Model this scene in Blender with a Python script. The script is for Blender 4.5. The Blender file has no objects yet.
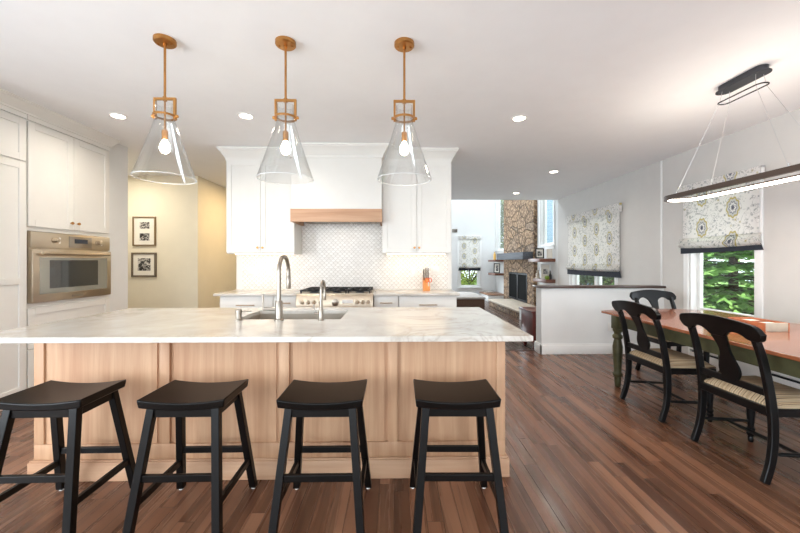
import bpy, bmesh, math, random
from mathutils import Vector, Matrix
R = math.radians; PI = math.pi
S = bpy.context.scene; COL = S.collection
random.seed(7)

# ------------------------------------------------------------ camera, world, sun, big lights, exposure
YAW = math.atan(6/355)
cd = bpy.data.cameras.new('camera'); cam = bpy.data.objects.new('camera', cd); COL.objects.link(cam)
cam.location = (0, 0, 1.30); cam.rotation_euler = (R(90), 0, -YAW)
cd.sensor_width = 36; cd.lens = 355/800*36; cd.shift_y = -5/800; cd.clip_start = .05
S.camera = cam
W = bpy.data.worlds.new('sky'); S.world = W; W.use_nodes = True
bgn = W.node_tree.nodes['Background']; bgn.inputs[0].default_value = (.82, .91, 1, 1); bgn.inputs[1].default_value = 3.0
S.view_settings.view_transform = 'Standard'; S.view_settings.look = 'None'
S.view_settings.gamma = 1; S.view_settings.use_curve_mapping = False
S.view_settings.exposure = 0.40
def lamp(name, typ, loc, rot, energy, color=(1, 1, 1), size=None, size_y=None, spread=None, parent=None):
    l = bpy.data.lights.new(name, typ); l.energy = energy; l.color = color
    if typ == 'AREA':
        l.size = size
        if size_y: l.shape = 'RECTANGLE'; l.size_y = size_y
        else: l.shape = 'DISK'
        if spread: l.spread = R(spread)
    elif typ == 'SUN': l.angle = R(2)
    else: l.shadow_soft_size = size or .05
    o = bpy.data.objects.new(name, l); COL.objects.link(o); o.location = loc; o.rotation_euler = rot
    if parent: o.parent = parent
    return o
lamp('sun', 'SUN', (0, 0, 12), (R(22), R(-24), 0), 5.0, (1, .95, .86))
DAY = (.83, .925, 1)
lamp('added_fill_rear_left', 'AREA', (-2.0, -2.93, 1.25), (R(90), 0, 0), 36, DAY, 3.0, 2.1)  # unseen daylight fill added behind the camera, left side
lamp('added_fill_rear_right', 'AREA', (1.9, -2.93, 1.45), (R(90), 0, 0), 52, DAY, 2.6, 1.5)  # second unseen fill added behind the camera, right side
lamp('added_fill_left_wall', 'AREA', (-3.97, -.5, 1.35), (0, R(-90), 0), 125, DAY, 1.7, 2.2)  # added out of view to brighten the right wall
lamp('added_fill_overhead', 'AREA', (1.6, 11.0, 5.15), (0, 0, 0), 115, DAY, 2.4, 2.4)  # overhead fill added for the family room; no skylight in this ceiling
lamp('added_fill_far_wall', 'AREA', (1.38, 13.2, 1.6), (R(-90), 0, 0), 100, DAY, .66, 2.4)  # hidden fill added to lift the far end of the kitchen ceiling
def portal(name, loc, rot, sx, sy):
    o = lamp(name, 'AREA', loc, rot, 1, (1, 1, 1), sx, sy); o.data.cycles.is_portal = True
# local -Z of the lamp points into the room
portal('portal_dining_window', (4.02, 4.03, 1.45), (0, R(90), 0), 1.55, .9)
portal('portal_side_window', (4.02, 6.8, 1.45), (0, R(90), 0), 1.55, 1.4)
portal('portal_tall_window', (4.02, 8.82, 3.1), (0, R(90), 0), 2.9, .75)
portal('portal_tall_window_far', (4.02, 12.75, 3.1), (0, R(90), 0), 2.9, .75)
WARM = (1, .80, .58); NEUT = (1, .90, .78)

# ------------------------------------------------------------ materials
def nt(name):
    m = bpy.data.materials.new(name); m.use_nodes = True
    n = m.node_tree; b = n.nodes['Principled BSDF']
    return m, n, b
def lin(r, g, b):
    f = lambda c: c/12.92 if c <= .04045 else ((c+.055)/1.055)**2.4
    return (f(r/255), f(g/255), f(b/255), 1)
def N(n, typ, **kw):
    x = n.nodes.new(typ)
    for k, v in kw.items(): setattr(x, k, v)
    return x
def L(n, a, b): n.links.new(a, b)
def val(n, op, a, b=None, c=None):
    x = N(n, 'ShaderNodeMath', operation=op)
    for i, v in enumerate((a, b, c)):
        if v is None: continue
        if isinstance(v, (int, float)): x.inputs[i].default_value = v
        else: L(n, v, x.inputs[i])
    return x.outputs[0]
def ramp(n, fac, stops):
    r = N(n, 'ShaderNodeValToRGB'); e = r.color_ramp.elements
    while len(e) < len(stops): e.new(.5)
    for el, (p, c) in zip(e, stops): el.position = p; el.color = c
    L(n, fac, r.inputs[0]); return r.outputs[0]
def mixc(n, fac, a, b, typ='MIX'):
    m = N(n, 'ShaderNodeMix', data_type='RGBA', blend_type=typ)
    for i, v in ((0, fac), (6, a), (7, b)):
        if isinstance(v, (int, float)): m.inputs[i].default_value = v
        elif isinstance(v, tuple): m.inputs[i].default_value = v
        else: L(n, v, m.inputs[i])
    return m.outputs[2]
def coords(n, scale=(1, 1, 1), rot=(0, 0, 0), loc=(0, 0, 0)):
    t = N(n, 'ShaderNodeTexCoord'); mp = N(n, 'ShaderNodeMapping')
    mp.inputs['Scale'].default_value = scale; mp.inputs['Rotation'].default_value = rot; mp.inputs['Location'].default_value = loc
    L(n, t.outputs['Object'], mp.inputs[0]); return mp.outputs[0]
def noise(n, vec, scale, detail=4, rough=.5, dist=0):
    x = N(n, 'ShaderNodeTexNoise'); x.inputs['Scale'].default_value = scale; x.inputs['Detail'].default_value = detail
    x.inputs['Roughness'].default_value = rough; x.inputs['Distortion'].default_value = dist
    if vec is not None: L(n, vec, x.inputs['Vector'])
    return x.outputs[0]
def bump(n, b, h, strength=.2, dist=.01):
    x = N(n, 'ShaderNodeBump'); x.inputs['Strength'].default_value = strength; x.inputs['Distance'].default_value = dist
    L(n, h, x.inputs['Height']); L(n, x.outputs[0], b.inputs['Normal'])
def paint(name, rgb, rough=.5, metal=0, var=.04, scale=6, coat=0, spec=.5):
    m, n, b = nt(name); c = lin(*rgb)
    v = noise(n, coords(n), scale, 3)
    d = tuple(max(0, x*(1-var)) for x in c[:3])+(1,); u = tuple(min(1, x*(1+var)) for x in c[:3])+(1,)
    L(n, ramp(n, v, [(.3, d), (.7, u)]), b.inputs['Base Color'])
    b.inputs['Roughness'].default_value = rough; b.inputs['Metallic'].default_value = metal
    b.inputs['Coat Weight'].default_value = coat; b.inputs['Specular IOR Level'].default_value = spec
    return m
def emit(name, rgb, strength):
    m, n, b = nt(name); b.inputs['Base Color'].default_value = (1, 1, 1, 1)
    b.inputs['Emission Color'].default_value = lin(*rgb); b.inputs['Emission Strength'].default_value = strength
    return m
def wood(name, dark, light, grain_axis='Z', rough=.45, scale=1.0, coat=0):
    m, n, b = nt(name)
    s = {'X': (1.2, 26, 26), 'Y': (26, 1.2, 26), 'Z': (26, 26, 1.2)}[grain_axis]
    v = coords(n, tuple(x*scale for x in s))
    a = noise(n, v, 1.0, 6, .6, .6)
    s2 = {'X': (.4, 5, 5), 'Y': (5, .4, 5), 'Z': (5, 5, .4)}[grain_axis]
    c = noise(n, coords(n, s2), 1.0, 3)
    f = val(n, 'ADD', val(n, 'MULTIPLY', a, .65), val(n, 'MULTIPLY', c, .35))
    L(n, ramp(n, f, [(.32, lin(*dark)), (.66, lin(*light))]), b.inputs['Base Color'])
    b.inputs['Roughness'].default_value = rough; b.inputs['Coat Weight'].default_value = coat
    bump(n, b, a, .06, .002)
    return m
M = {}
M['white'] = paint('white_cabinet_paint', (228, 226, 220), .38, var=.012)
M['trim'] = paint('white_trim_paint', (238, 238, 236), .4, var=.01)
M['ceiling'] = paint('ceiling_paint', (245, 246, 247), .9, var=.01)
M['greige'] = paint('greige_wall_paint', (208, 205, 201), .85, var=.015)
M['cream'] = paint('cream_wall_paint', (232, 224, 203), .85, var=.015)
M['coolwall'] = paint('pale_gray_wall_paint', (226, 227, 226), .85, var=.012)
M['black'] = paint('black_satin_lacquer', (10, 8, 7), .34, var=.12, spec=.2)
M['chairblack'] = paint('black_chair_lacquer', (10, 10, 11), .33, var=.15, spec=.3)
M['blackmetal'] = paint('black_iron', (17, 17, 18), .5, .2, spec=.3)
M['darkgray'] = paint('dark_gray_metal', (62, 63, 68), .42, .5)
M['bronze'] = paint('dark_bronze_metal', (88, 74, 66), .4, .5)
M['brass'] = paint('aged_brass', (184, 134, 78), .32, 1, .08)
M['nickel'] = paint('brushed_nickel', (160, 151, 140), .3, 1, .05)
M['steel'] = paint('stainless_steel', (200, 186, 166), .34, 1, .04)
M['sinksteel'] = paint('satin_sink_steel', (188, 178, 164), .42, .85, .03)
M['pull'] = paint('champagne_bronze_pull', (176, 148, 116), .35, 1, .05)
M['blackglass'] = paint('dark_oven_glass', (38, 42, 42), .06, 0, .05, coat=.6)
M['grayglass'] = paint('gray_oven_border_glass', (150, 150, 142), .12, .4, .03)
M['display'] = paint('dark_blue_display', (44, 52, 66), .2, 0, .05)
M['plate'] = paint('white_switch_plate', (236, 234, 230), .4, var=.01)
M['olive'] = paint('olive_green_paint', (70, 69, 42), .5, var=.2, scale=18)
M['oak'] = wood('pale_white_oak', (180, 134, 100), (208, 168, 133), 'Z', .5)
M['oakh'] = wood('pale_white_oak_horizontal', (182, 138, 106), (208, 170, 138), 'X', .5)
M['cherry'] = wood('cherry_table_top', (126, 70, 42), (166, 100, 66), 'Y', .2, coat=.35)
M['cherrydark'] = wood('dark_cherry_wood', (74, 20, 13), (108, 34, 22), 'Z', .3, coat=.2)
M['walnut'] = wood('walnut_shelf_wood', (92, 54, 40), (128, 80, 60), 'Y', .4)
M['capwood'] = wood('dark_stained_cap_wood', (60, 46, 42), (92, 70, 62), 'X', .3)
M['benchwood'] = wood('brown_bench_top_wood', (118, 82, 58), (158, 116, 84), 'Y', .35)
M['traywood'] = wood('red_brown_box_wood', (150, 82, 52), (190, 116, 78), 'X', .35)
M['mantel'] = wood('weathered_gray_beam_wood', (54, 57, 63), (96, 99, 107), 'Y', .7)
M['knifewood'] = wood('orange_knife_block_wood', (204, 118, 52), (236, 160, 84), 'Z', .4)
M['brownfab'] = paint('brown_bench_upholstery', (96, 72, 58), .9, var=.1, scale=30)
M['graytop'] = paint('pale_gray_cushion_fabric', (182, 176, 170), .9, var=.06, scale=30)
M['slab'] = paint('honed_hearth_slab', (196, 182, 164), .6, var=.1, scale=8)
M['paper'] = paint('white_mat_board', (236, 232, 222), .8, var=.01)
M['goldframe'] = paint('brushed_bronze_picture_frame', (140, 118, 88), .4, .5, .1)
M['framegray'] = paint('gray_wood_picture_frame', (112, 100, 84), .5, .1, .15)
M['darkband'] = paint('charcoal_shade_border', (40, 44, 54), .9, var=.1, scale=60)
M['bark'] = paint('tree_bark', (88, 72, 58), .95, var=.3, scale=20)
M['grass'] = paint('lawn_grass', (92, 128, 52), .95, var=.3, scale=3)
M['siding'] = None
M['candle'] = paint('amber_candle_wax', (222, 176, 92), .5)
M['apple'] = paint('green_apple_skin', (120, 150, 44), .4, var=.15)
M['vase'] = paint('dark_vase_glaze', (52, 50, 52), .3)
M['red'] = paint('orange_red_plastic', (222, 84, 40), .4)
M['handle'] = paint('brown_black_knife_handle', (66, 54, 46), .5)
M['ceramic'] = paint('cream_ceramic', (216, 204, 186), .5)
M['tray_pale'] = paint('pale_whitewashed_panel', (196, 186, 168), .6, var=.1, scale=14)
M['soapstone'] = paint('fire_screen_mesh', (9, 9, 9), .8, spec=.1)
M['cable'] = paint('steel_cable', (200, 200, 200), .35, .8)
M['bulb'] = emit('lit_bulb', (255, 234, 206), 42)
M['led'] = emit('led_strip', (255, 244, 230), 9)
M['lens'] = emit('downlight_lens', (255, 240, 220), 14)
M['undercab'] = emit('undercabinet_led', (255, 226, 186), 6)

def glass_mat(name, ior=1.45, tint=(1, 1, 1), rough=0.0, edge=0.0):
    m = bpy.data.materials.new(name); m.use_nodes = True; n = m.node_tree; n.nodes.clear()
    out = N(n, 'ShaderNodeOutputMaterial'); t = N(n, 'ShaderNodeBsdfTransparent'); g = N(n, 'ShaderNodeBsdfGlossy')
    t.inputs[0].default_value = tint+(1,); g.inputs['Roughness'].default_value = rough
    lw = N(n, 'ShaderNodeLayerWeight'); lw.inputs[0].default_value = .5
    fr = val(n, 'ADD', .03+edge*.4, val(n, 'MULTIPLY', val(n, 'POWER', lw.outputs['Facing'], 4.0), .75))
    mx = N(n, 'ShaderNodeMixShader'); L(n, fr, mx.inputs[0]); L(n, t.outputs[0], mx.inputs[1]); L(n, g.outputs[0], mx.inputs[2])
    L(n, mx.outputs[0], out.inputs[0]); return m
M['glass'] = glass_mat('window_glass', 1.35)
M['rimglint'] = glass_mat('glass_rim_painted_glint', 1.5, (.98, .99, .99), .2, .6)
_n = M['rimglint'].node_tree; _d = N(_n, 'ShaderNodeBsdfDiffuse'); _d.inputs[0].default_value = (.95, .96, .96, 1)  # white diffuse mixed in paints the bright glint of the glass edge
_m = N(_n, 'ShaderNodeMixShader'); _m.inputs[0].default_value = .6; _o = next(x for x in _n.nodes if x.type == 'OUTPUT_MATERIAL')
_s = _o.inputs[0].links[0].from_socket; L(_n, _s, _m.inputs[1]); L(_n, _d.outputs[0], _m.inputs[2]); L(_n, _m.outputs[0], _o.inputs[0])
M['pendantglass'] = glass_mat('clear_pendant_glass', 1.5, (.97, .975, .975), .03, .12)

def floor_mat(name, tint):
    m, n, b = nt(name)
    t = N(n, 'ShaderNodeTexCoord'); sp = N(n, 'ShaderNodeSeparateXYZ'); L(n, t.outputs['Object'], sp.inputs[0])
    w, ln = .083, 1.15
    xs = val(n, 'DIVIDE', sp.outputs[0], w); ci = val(n, 'FLOOR', xs); fx = val(n, 'FRACT', xs)
    wn = N(n, 'ShaderNodeTexWhiteNoise', noise_dimensions='1D'); L(n, ci, wn.inputs['W'])
    ys = val(n, 'ADD', val(n, 'DIVIDE', sp.outputs[1], ln), val(n, 'MULTIPLY', wn.outputs[0], 7.3))
    ri = val(n, 'FLOOR', ys); fy = val(n, 'FRACT', ys)
    cb = N(n, 'ShaderNodeCombineXYZ'); L(n, ci, cb.inputs[0]); L(n, ri, cb.inputs[1])
    w2 = N(n, 'ShaderNodeTexWhiteNoise', noise_dimensions='2D'); L(n, cb.outputs[0], w2.inputs['Vector'])
    pid = w2.outputs[0]
    # grain coordinates, shifted per plank
    gx = val(n, 'ADD', val(n, 'MULTIPLY', sp.outputs[0], 42), val(n, 'MULTIPLY', pid, 91))
    gy = val(n, 'ADD', val(n, 'MULTIPLY', sp.outputs[1], 1.5), val(n, 'MULTIPLY', pid, 57))
    gc = N(n, 'ShaderNodeCombineXYZ'); L(n, gx, gc.inputs[0]); L(n, gy, gc.inputs[1])
    g1 = noise(n, gc.outputs[0], 1.0, 4, .55, .8)
    wav = N(n, 'ShaderNodeTexWave', wave_type='BANDS', bands_direction='X'); L(n, gc.outputs[0], wav.inputs['Vector'])
    wav.inputs['Scale'].default_value = .05; wav.inputs['Distortion'].default_value = 7; wav.inputs['Detail'].default_value = 2; wav.inputs['Detail Scale'].default_value = .6
    fine = val(n, 'ADD', val(n, 'MULTIPLY', g1, .72), val(n, 'MULTIPLY', wav.outputs[0], .28))
    base = ramp(n, pid, [(0, lin(*tint[0])), (.35, lin(*tint[1])), (.7, lin(*tint[2])), (1, lin(*tint[3]))])
    col = mixc(n, val(n, 'MULTIPLY', ramp(n, fine, [(.30, (1, 1, 1, 1)), (.60, (0, 0, 0, 1))]), .62), base, lin(*tint[4]))
    ex = val(n, 'MINIMUM', fx, val(n, 'SUBTRACT', 1, fx)); ey = val(n, 'MINIMUM', fy, val(n, 'SUBTRACT', 1, fy))
    seam = val(n, 'MINIMUM', val(n, 'MULTIPLY', ex, w), val(n, 'MULTIPLY', ey, ln))
    sm = ramp(n, val(n, 'MULTIPLY', seam, 400), [(.2, (0, 0, 0, 1)), (.7, (1, 1, 1, 1))])
    L(n, mixc(n, sm, lin(44, 26, 18), col), b.inputs['Base Color'])
    rg = val(n, 'ADD', .20, val(n, 'MULTIPLY', fine, .16)); L(n, rg, b.inputs['Roughness'])
    h = val(n, 'ADD', sm, val(n, 'MULTIPLY', fine, .35)); bump(n, b, h, .16, .002)
    return m
M['floor'] = floor_mat('oak_strip_floor', [(92, 58, 40), (122, 80, 57), (146, 103, 77), (104, 67, 47), (54, 33, 23)])
M['floor2'] = floor_mat('dark_oak_strip_floor', [(78, 58, 48), (92, 70, 58), (104, 80, 66), (84, 62, 52), (52, 38, 32)])

def stone_counter():
    m, n, b = nt('white_quartzite'); v = coords(n, (1, 1, 1), (0, 0, R(24)))
    w = noise(n, v, 1.3, 5, .6, 1.6)
    vein = val(n, 'ABSOLUTE', val(n, 'SUBTRACT', w, .5))
    vm = ramp(n, vein, [(0, (1, 1, 1, 1)), (.018, (.35, .35, .35, 1)), (.06, (0, 0, 0, 1))])
    gate = ramp(n, noise(n, v, .9, 2), [(.42, (0, 0, 0, 1)), (.62, (1, 1, 1, 1))])
    cloud = noise(n, v, 3.0, 5, .6, .8)
    base = ramp(n, cloud, [(.3, lin(196, 189, 178)), (.7, lin(217, 212, 204))])
    L(n, mixc(n, val(n, 'MULTIPLY', val(n, 'MULTIPLY', vm, gate), .55), base, lin(158, 144, 126)), b.inputs['Base Color'])
    b.inputs['Roughness'].default_value = .18
    return m
M['quartz'] = stone_counter()

def scallop():
    m, n, b = nt('scallop_tile'); t = N(n, 'ShaderNodeTexCoord'); sp = N(n, 'ShaderNodeSeparateXYZ'); L(n, t.outputs['Object'], sp.inputs[0])
    w = .062
    v = val(n, 'DIVIDE', sp.outputs[2], w*.5); row = val(n, 'FLOOR', v); fy = val(n, 'FRACT', v)
    u = val(n, 'ADD', val(n, 'DIVIDE', sp.outputs[0], w), val(n, 'MULTIPLY', row, .5))
    fx = val(n, 'SUBTRACT', val(n, 'FRACT', u), .5)
    hy = val(n, 'MULTIPLY', fy, .5)
    d = val(n, 'SUBTRACT', val(n, 'SQRT', val(n, 'ADD', val(n, 'MULTIPLY', fx, fx), val(n, 'MULTIPLY', hy, hy))), .5)
    ad = val(n, 'ABSOLUTE', d)
    g = ramp(n, ad, [(.02, (1, 1, 1, 1)), (.06, (0, 0, 0, 1))])
    cb = N(n, 'ShaderNodeCombineXYZ'); L(n, val(n, 'FLOOR', u), cb.inputs[0]); L(n, row, cb.inputs[1])
    wn = N(n, 'ShaderNodeTexWhiteNoise', noise_dimensions='2D'); L(n, cb.outputs[0], wn.inputs['Vector'])
    tile = ramp(n, wn.outputs[0], [(0, lin(226, 222, 216)), (1, lin(240, 237, 232))])
    L(n, mixc(n, g, tile, lin(186, 180, 172)), b.inputs['Base Color'])
    b.inputs['Roughness'].default_value = .3
    bump(n, b, val(n, 'SUBTRACT', 1, g), .25, .002)
    return m
M['tile'] = scallop()

def stonework():
    m, n, b = nt('fieldstone'); v = coords(n, (1, .75, 1.4)); nz = N(n, 'ShaderNodeTexNoise'); nz.inputs['Scale'].default_value = 5; nz.inputs['Detail'].default_value = 5; L(n, v, nz.inputs['Vector']); v = mixc(n, .16, v, nz.outputs['Color'], 'ADD')
    vo = N(n, 'ShaderNodeTexVoronoi', feature='F1'); vo.inputs['Scale'].default_value = 2.7; L(n, v, vo.inputs['Vector'])
    ve = N(n, 'ShaderNodeTexVoronoi', feature='DISTANCE_TO_EDGE'); ve.inputs['Scale'].default_value = 2.7; L(n, v, ve.inputs['Vector'])
    s = N(n, 'ShaderNodeSeparateColor'); L(n, vo.outputs['Color'], s.inputs[0])
    c = ramp(n, s.outputs[0], [(0, lin(86, 70, 56)), (.3, lin(140, 116, 94)), (.6, lin(172, 140, 108)), (1, lin(126, 116, 106))])
    ns = noise(n, coords(n), 14, 6, .65)
    c = mixc(n, .62, c, ramp(n, ns, [(.38, lin(60, 48, 42)), (.5, lin(142, 112, 88)), (.6, lin(208, 178, 142))]))
    e = ramp(n, ve.outputs['Distance'], [(.0, (0, 0, 0, 1)), (.05, (1, 1, 1, 1))])
    L(n, mixc(n, e, lin(92, 76, 60), c), b.inputs['Base Color']); b.inputs['Roughness'].default_value = .85
    bump(n, b, val(n, 'ADD', e, val(n, 'MULTIPLY', ns, .6)), .9, .04)
    return m
M['stone'] = stonework()

def fabric(name, ax):
    m = bpy.data.materials.new(name); m.use_nodes = True; n = m.node_tree; n.nodes.clear(); out = N(n, 'ShaderNodeOutputMaterial')
    t = N(n, 'ShaderNodeTexCoord'); sp = N(n, 'ShaderNodeSeparateXYZ'); L(n, t.outputs['Object'], sp.inputs[0])
    u = sp.outputs[ax]; v = sp.outputs[2]
    cb = N(n, 'ShaderNodeCombineXYZ'); L(n, u, cb.inputs[0]); L(n, v, cb.inputs[1])
    # large medallions on a half-drop repeat
    pw, ph = .40, .38
    col = val(n, 'FLOOR', val(n, 'DIVIDE', u, pw))
    fu = val(n, 'SUBTRACT', val(n, 'FRACT', val(n, 'DIVIDE', u, pw)), .5)
    fv = val(n, 'SUBTRACT', val(n, 'FRACT', val(n, 'ADD', val(n, 'DIVIDE', v, ph), val(n, 'MULTIPLY', col, .5))), .5)
    eu = val(n, 'MULTIPLY', fu, pw/.075); ev = val(n, 'MULTIPLY', fv, ph/.11)
    r = val(n, 'SQRT', val(n, 'ADD', val(n, 'MULTIPLY', eu, eu), val(n, 'MULTIPLY', ev, ev)))
    ang = val(n, 'ARCTAN2', ev, eu); pet = val(n, 'MULTIPLY', val(n, 'SINE', val(n, 'MULTIPLY', ang, 9)), .07)
    rr = val(n, 'MULTIPLY', val(n, 'ADD', r, pet), .55)
    cream = lin(248, 246, 243); gray = lin(160, 162, 168); och = lin(206, 192, 128); dk = lin(118, 122, 134); pale = lin(222, 222, 220)
    med = ramp(n, rr, [(0, dk), (.12, dk), (.16, cream), (.26, cream), (.28, gray), (.33, gray), (.36, pale), (.46, pale), (.50, och), (.56, och), (.60, cream)])
    mask = ramp(n, rr, [(.58, (1, 1, 1, 1)), (.62, (0, 0, 0, 1))])
    # scattered sprigs and stems
    vo = N(n, 'ShaderNodeTexVoronoi', feature='F1'); vo.inputs['Scale'].default_value = 19; L(n, cb.outputs[0], vo.inputs['Vector'])
    s = N(n, 'ShaderNodeSeparateColor'); L(n, vo.outputs['Color'], s.inputs[0])
    leafc = ramp(n, s.outputs[0], [(.0, gray), (.5, lin(176, 180, 184)), (.62, och), (.75, dk), (.9, lin(192, 194, 192))])
    lm = ramp(n, vo.outputs['Distance'], [(.14, (.9, .9, .9, 1)), (.20, (.05, .05, .05, 1)), (.25, (.6, .6, .6, 1)), (.30, (0, 0, 0, 1))])
    st = val(n, 'ABSOLUTE', val(n, 'SUBTRACT', noise(n, cb.outputs[0], 9, 2, .5, 1.5), .5))
    stm = ramp(n, st, [(.008, (.6, .6, .6, 1)), (.022, (0, 0, 0, 1))])
    c = mixc(n, stm, cream, lin(150, 152, 150)); c = mixc(n, lm, c, leafc); c = mixc(n, mask, c, med)
    d = N(n, 'ShaderNodeBsdfDiffuse'); tr = N(n, 'ShaderNodeBsdfTranslucent'); L(n, c, d.inputs[0]); L(n, c, tr.inputs[0])
    mx = N(n, 'ShaderNodeMixShader'); mx.inputs[0].default_value = .32; L(n, d.outputs[0], mx.inputs[1]); L(n, tr.outputs[0], mx.inputs[2])
    L(n, mx.outputs[0], out.inputs[0]); return m
M['fabY'] = fabric('floral_shade_fabric', 1); M['fabX'] = fabric('floral_shade_fabric_far', 0)

def stripes():
    m, n, b = nt('striped_seat_fabric'); v = coords(n)
    w = N(n, 'ShaderNodeTexWave', wave_type='BANDS', bands_direction='X'); w.inputs['Scale'].default_value = 11; w.inputs['Distortion'].default_value = .4; L(n, v, w.inputs['Vector'])
    w2 = N(n, 'ShaderNodeTexWave', wave_type='BANDS', bands_direction='X'); w2.inputs['Scale'].default_value = 31; L(n, v, w2.inputs['Vector'])
    f = val(n, 'ADD', val(n, 'MULTIPLY', w.outputs[0], .6), val(n, 'MULTIPLY', w2.outputs[0], .4))
    L(n, ramp(n, f, [(.08, lin(88, 72, 58)), (.24, lin(168, 138, 104)), (.5, lin(206, 184, 150)), (.8, lin(188, 164, 130)), (.95, lin(150, 140, 124))]), b.inputs['Base Color'])
    b.inputs['Roughness'].default_value = .8
    return m
M['stripe'] = stripes()

def leaf(name, a, c):
    m, n, b = nt(name); f = noise(n, coords(n), 2.2, 5, .7)
    L(n, ramp(n, f, [(.3, lin(*a)), (.7, lin(*c))]), b.inputs['Base Color']); b.inputs['Roughness'].default_value = .6
    return m
M['fir'] = leaf('fir_needles', (78, 128, 58), (156, 194, 106))
M['maple'] = leaf('bright_leaves', (126, 156, 48), (196, 206, 92))
M['shrub'] = leaf('shrub_leaves', (70, 100, 46), (140, 164, 88))
def siding():
    m, n, b = nt('blue_lap_siding'); t = N(n, 'ShaderNodeTexCoord'); sp = N(n, 'ShaderNodeSeparateXYZ'); L(n, t.outputs['Object'], sp.inputs[0])
    f = val(n, 'FRACT', val(n, 'DIVIDE', sp.outputs[2], .16))
    L(n, ramp(n, f, [(0, lin(80, 104, 122)), (.1, lin(118, 148, 170)), (1, lin(126, 156, 178))]), b.inputs['Base Color']); bump(n, b, f, .4, .02)
    return m
M['siding'] = siding()
def photo_print(name):
    m, n, b = nt(name); f = noise(n, coords(n), 26, 4, .6, 1.2)
    L(n, ramp(n, f, [(.42, lin(22, 22, 24)), (.5, lin(92, 90, 88)), (.56, lin(210, 206, 200))]), b.inputs['Base Color']); b.inputs['Roughness'].default_value = .35
    return m
M['print'] = photo_print('black_white_photograph')

# ------------------------------------------------------------ mesh helpers
def BM(): return bmesh.new()
def box(bm, x0, x1, y0, y1, z0, z1, bev=0, seg=2):
    r = bmesh.ops.create_cube(bm, size=1); vs = r['verts']
    for v in vs: v.co = Vector(((x0+x1)/2+v.co.x*(x1-x0), (y0+y1)/2+v.co.y*(y1-y0), (z0+z1)/2+v.co.z*(z1-z0)))
    if bev > 0:
        es = list({e for v in vs for e in v.link_edges})
        bmesh.ops.bevel(bm, geom=es, offset=bev, segments=seg, profile=.5, affect='EDGES')
def lathe(bm, prof, c=(0, 0, 0), seg=24, axis='Z', cap=True):
    rings = []
    for r, z in prof:
        ring = []
        for i in range(seg):
            a = 2*PI*i/seg; p = (r*math.cos(a), r*math.sin(a), z)
            if axis == 'Y': p = (p[0], p[2], p[1])
            if axis == 'X': p = (p[2], p[0], p[1])
            ring.append(bm.verts.new((c[0]+p[0], c[1]+p[1], c[2]+p[2])))
        rings.append(ring)
    for a, b in zip(rings, rings[1:]):
        for i in range(seg):
            j = (i+1) % seg; bm.faces.new((a[i], a[j], b[j], b[i]))
    if cap:
        for ring in (rings[0], rings[-1]):
            try: bm.faces.new(ring)
            except ValueError: pass
def cyl(bm, c, r, h, seg=24, axis='Z', r2=None):
    lathe(bm, [(r, 0), (r2 if r2 is not None else r, h)], c, seg, axis)
def sweep(bm, pts, sizes, seg=None, up=(0, 0, 1), closed=False):
    """rectangular (w,h) or round (r) section swept along pts; w along side, h along the up-ish normal"""
    pts = [Vector(p) for p in pts]; n = len(pts); rings = []
    up = Vector(up)
    for i, p in enumerate(pts):
        if closed: t = pts[(i+1) % n]-pts[i-1]
        else: t = pts[min(i+1, n-1)]-pts[max(i-1, 0)]
        t.normalize()
        u = up if abs(t.dot(up)) < .97 else (Vector((0, 1, 0)) if abs(t.y) < .9 else Vector((1, 0, 0)))
        s = t.cross(u).normalized(); w = s.cross(t).normalized()
        sz = sizes[i] if isinstance(sizes, list) else sizes
        if isinstance(sz, tuple):
            a, b = sz[0]/2, sz[1]/2
            ring = [p+s*a*k+w*b*l for k, l in ((-1, -1), (1, -1), (1, 1), (-1, 1))]
        else:
            q = seg or 12
            ring = [p+s*sz*math.cos(2*PI*k/q)+w*sz*math.sin(2*PI*k/q) for k in range(q)]
        rings.append([bm.verts.new(v) for v in ring])
    q = len(rings[0]); pairs = list(zip(rings, rings[1:]))+([(rings[-1], rings[0])] if closed else [])
    for a, b in pairs:
        for i in range(q):
            j = (i+1) % q; bm.faces.new((a[i], a[j], b[j], b[i]))
    if not closed:
        bm.faces.new(rings[0]); bm.faces.new(list(reversed(rings[-1])))
def tube(bm, a, b, r, seg=12): sweep(bm, [a, b], r, seg)
def bar(bm, a, b, w, h, up=(0, 0, 1)): sweep(bm, [a, b], (w, h), up=up)
def prism(bm, outline, y0, y1, plane='XZ'):
    def P(p, d): return {'XZ': (p[0], d, p[1]), 'YZ': (d, p[0], p[1]), 'XY': (p[0], p[1], d)}[plane]
    a = [bm.verts.new(P(p, y0)) for p in outline]; b = [bm.verts.new(P(p, y1)) for p in outline]
    bm.faces.new(a); bm.faces.new(list(reversed(b)))
    for i in range(len(a)):
        j = (i+1) % len(a); bm.faces.new((a[i], b[i], b[j], a[j]))
def spline(pts, k=6):
    pts = [Vector(p) for p in pts]; out = []
    for i in range(len(pts)-1):
        p0 = pts[max(i-1, 0)]; p1 = pts[i]; p2 = pts[i+1]; p3 = pts[min(i+2, len(pts)-1)]
        for s in range(k):
            t = s/k
            out.append(.5*((2*p1)+(p2-p0)*t+(2*p0-5*p1+4*p2-p3)*t*t+(3*p1-p0-3*p2+p3)*t**3))
    out.append(pts[-1]); return out
def obj(name, bm, mat, parent=None, smooth=35, bev=0, label=None):
    bmesh.ops.recalc_face_normals(bm, faces=bm.faces)
    me = bpy.data.meshes.new(name); bm.to_mesh(me); bm.free()
    o = bpy.data.objects.new(name, me); COL.objects.link(o)
    me.materials.append(mat)
    if smooth:
        for p in me.polygons: p.use_smooth = True
        me.set_sharp_from_angle(angle=R(smooth))
    if bev:
        md = o.modifiers.new('bevel', 'BEVEL'); md.width = bev; md.segments = 2; md.limit_method = 'ANGLE'; md.angle_limit = R(40)
    if parent: o.parent = parent
    if label: o['label'] = label
    return o
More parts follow.
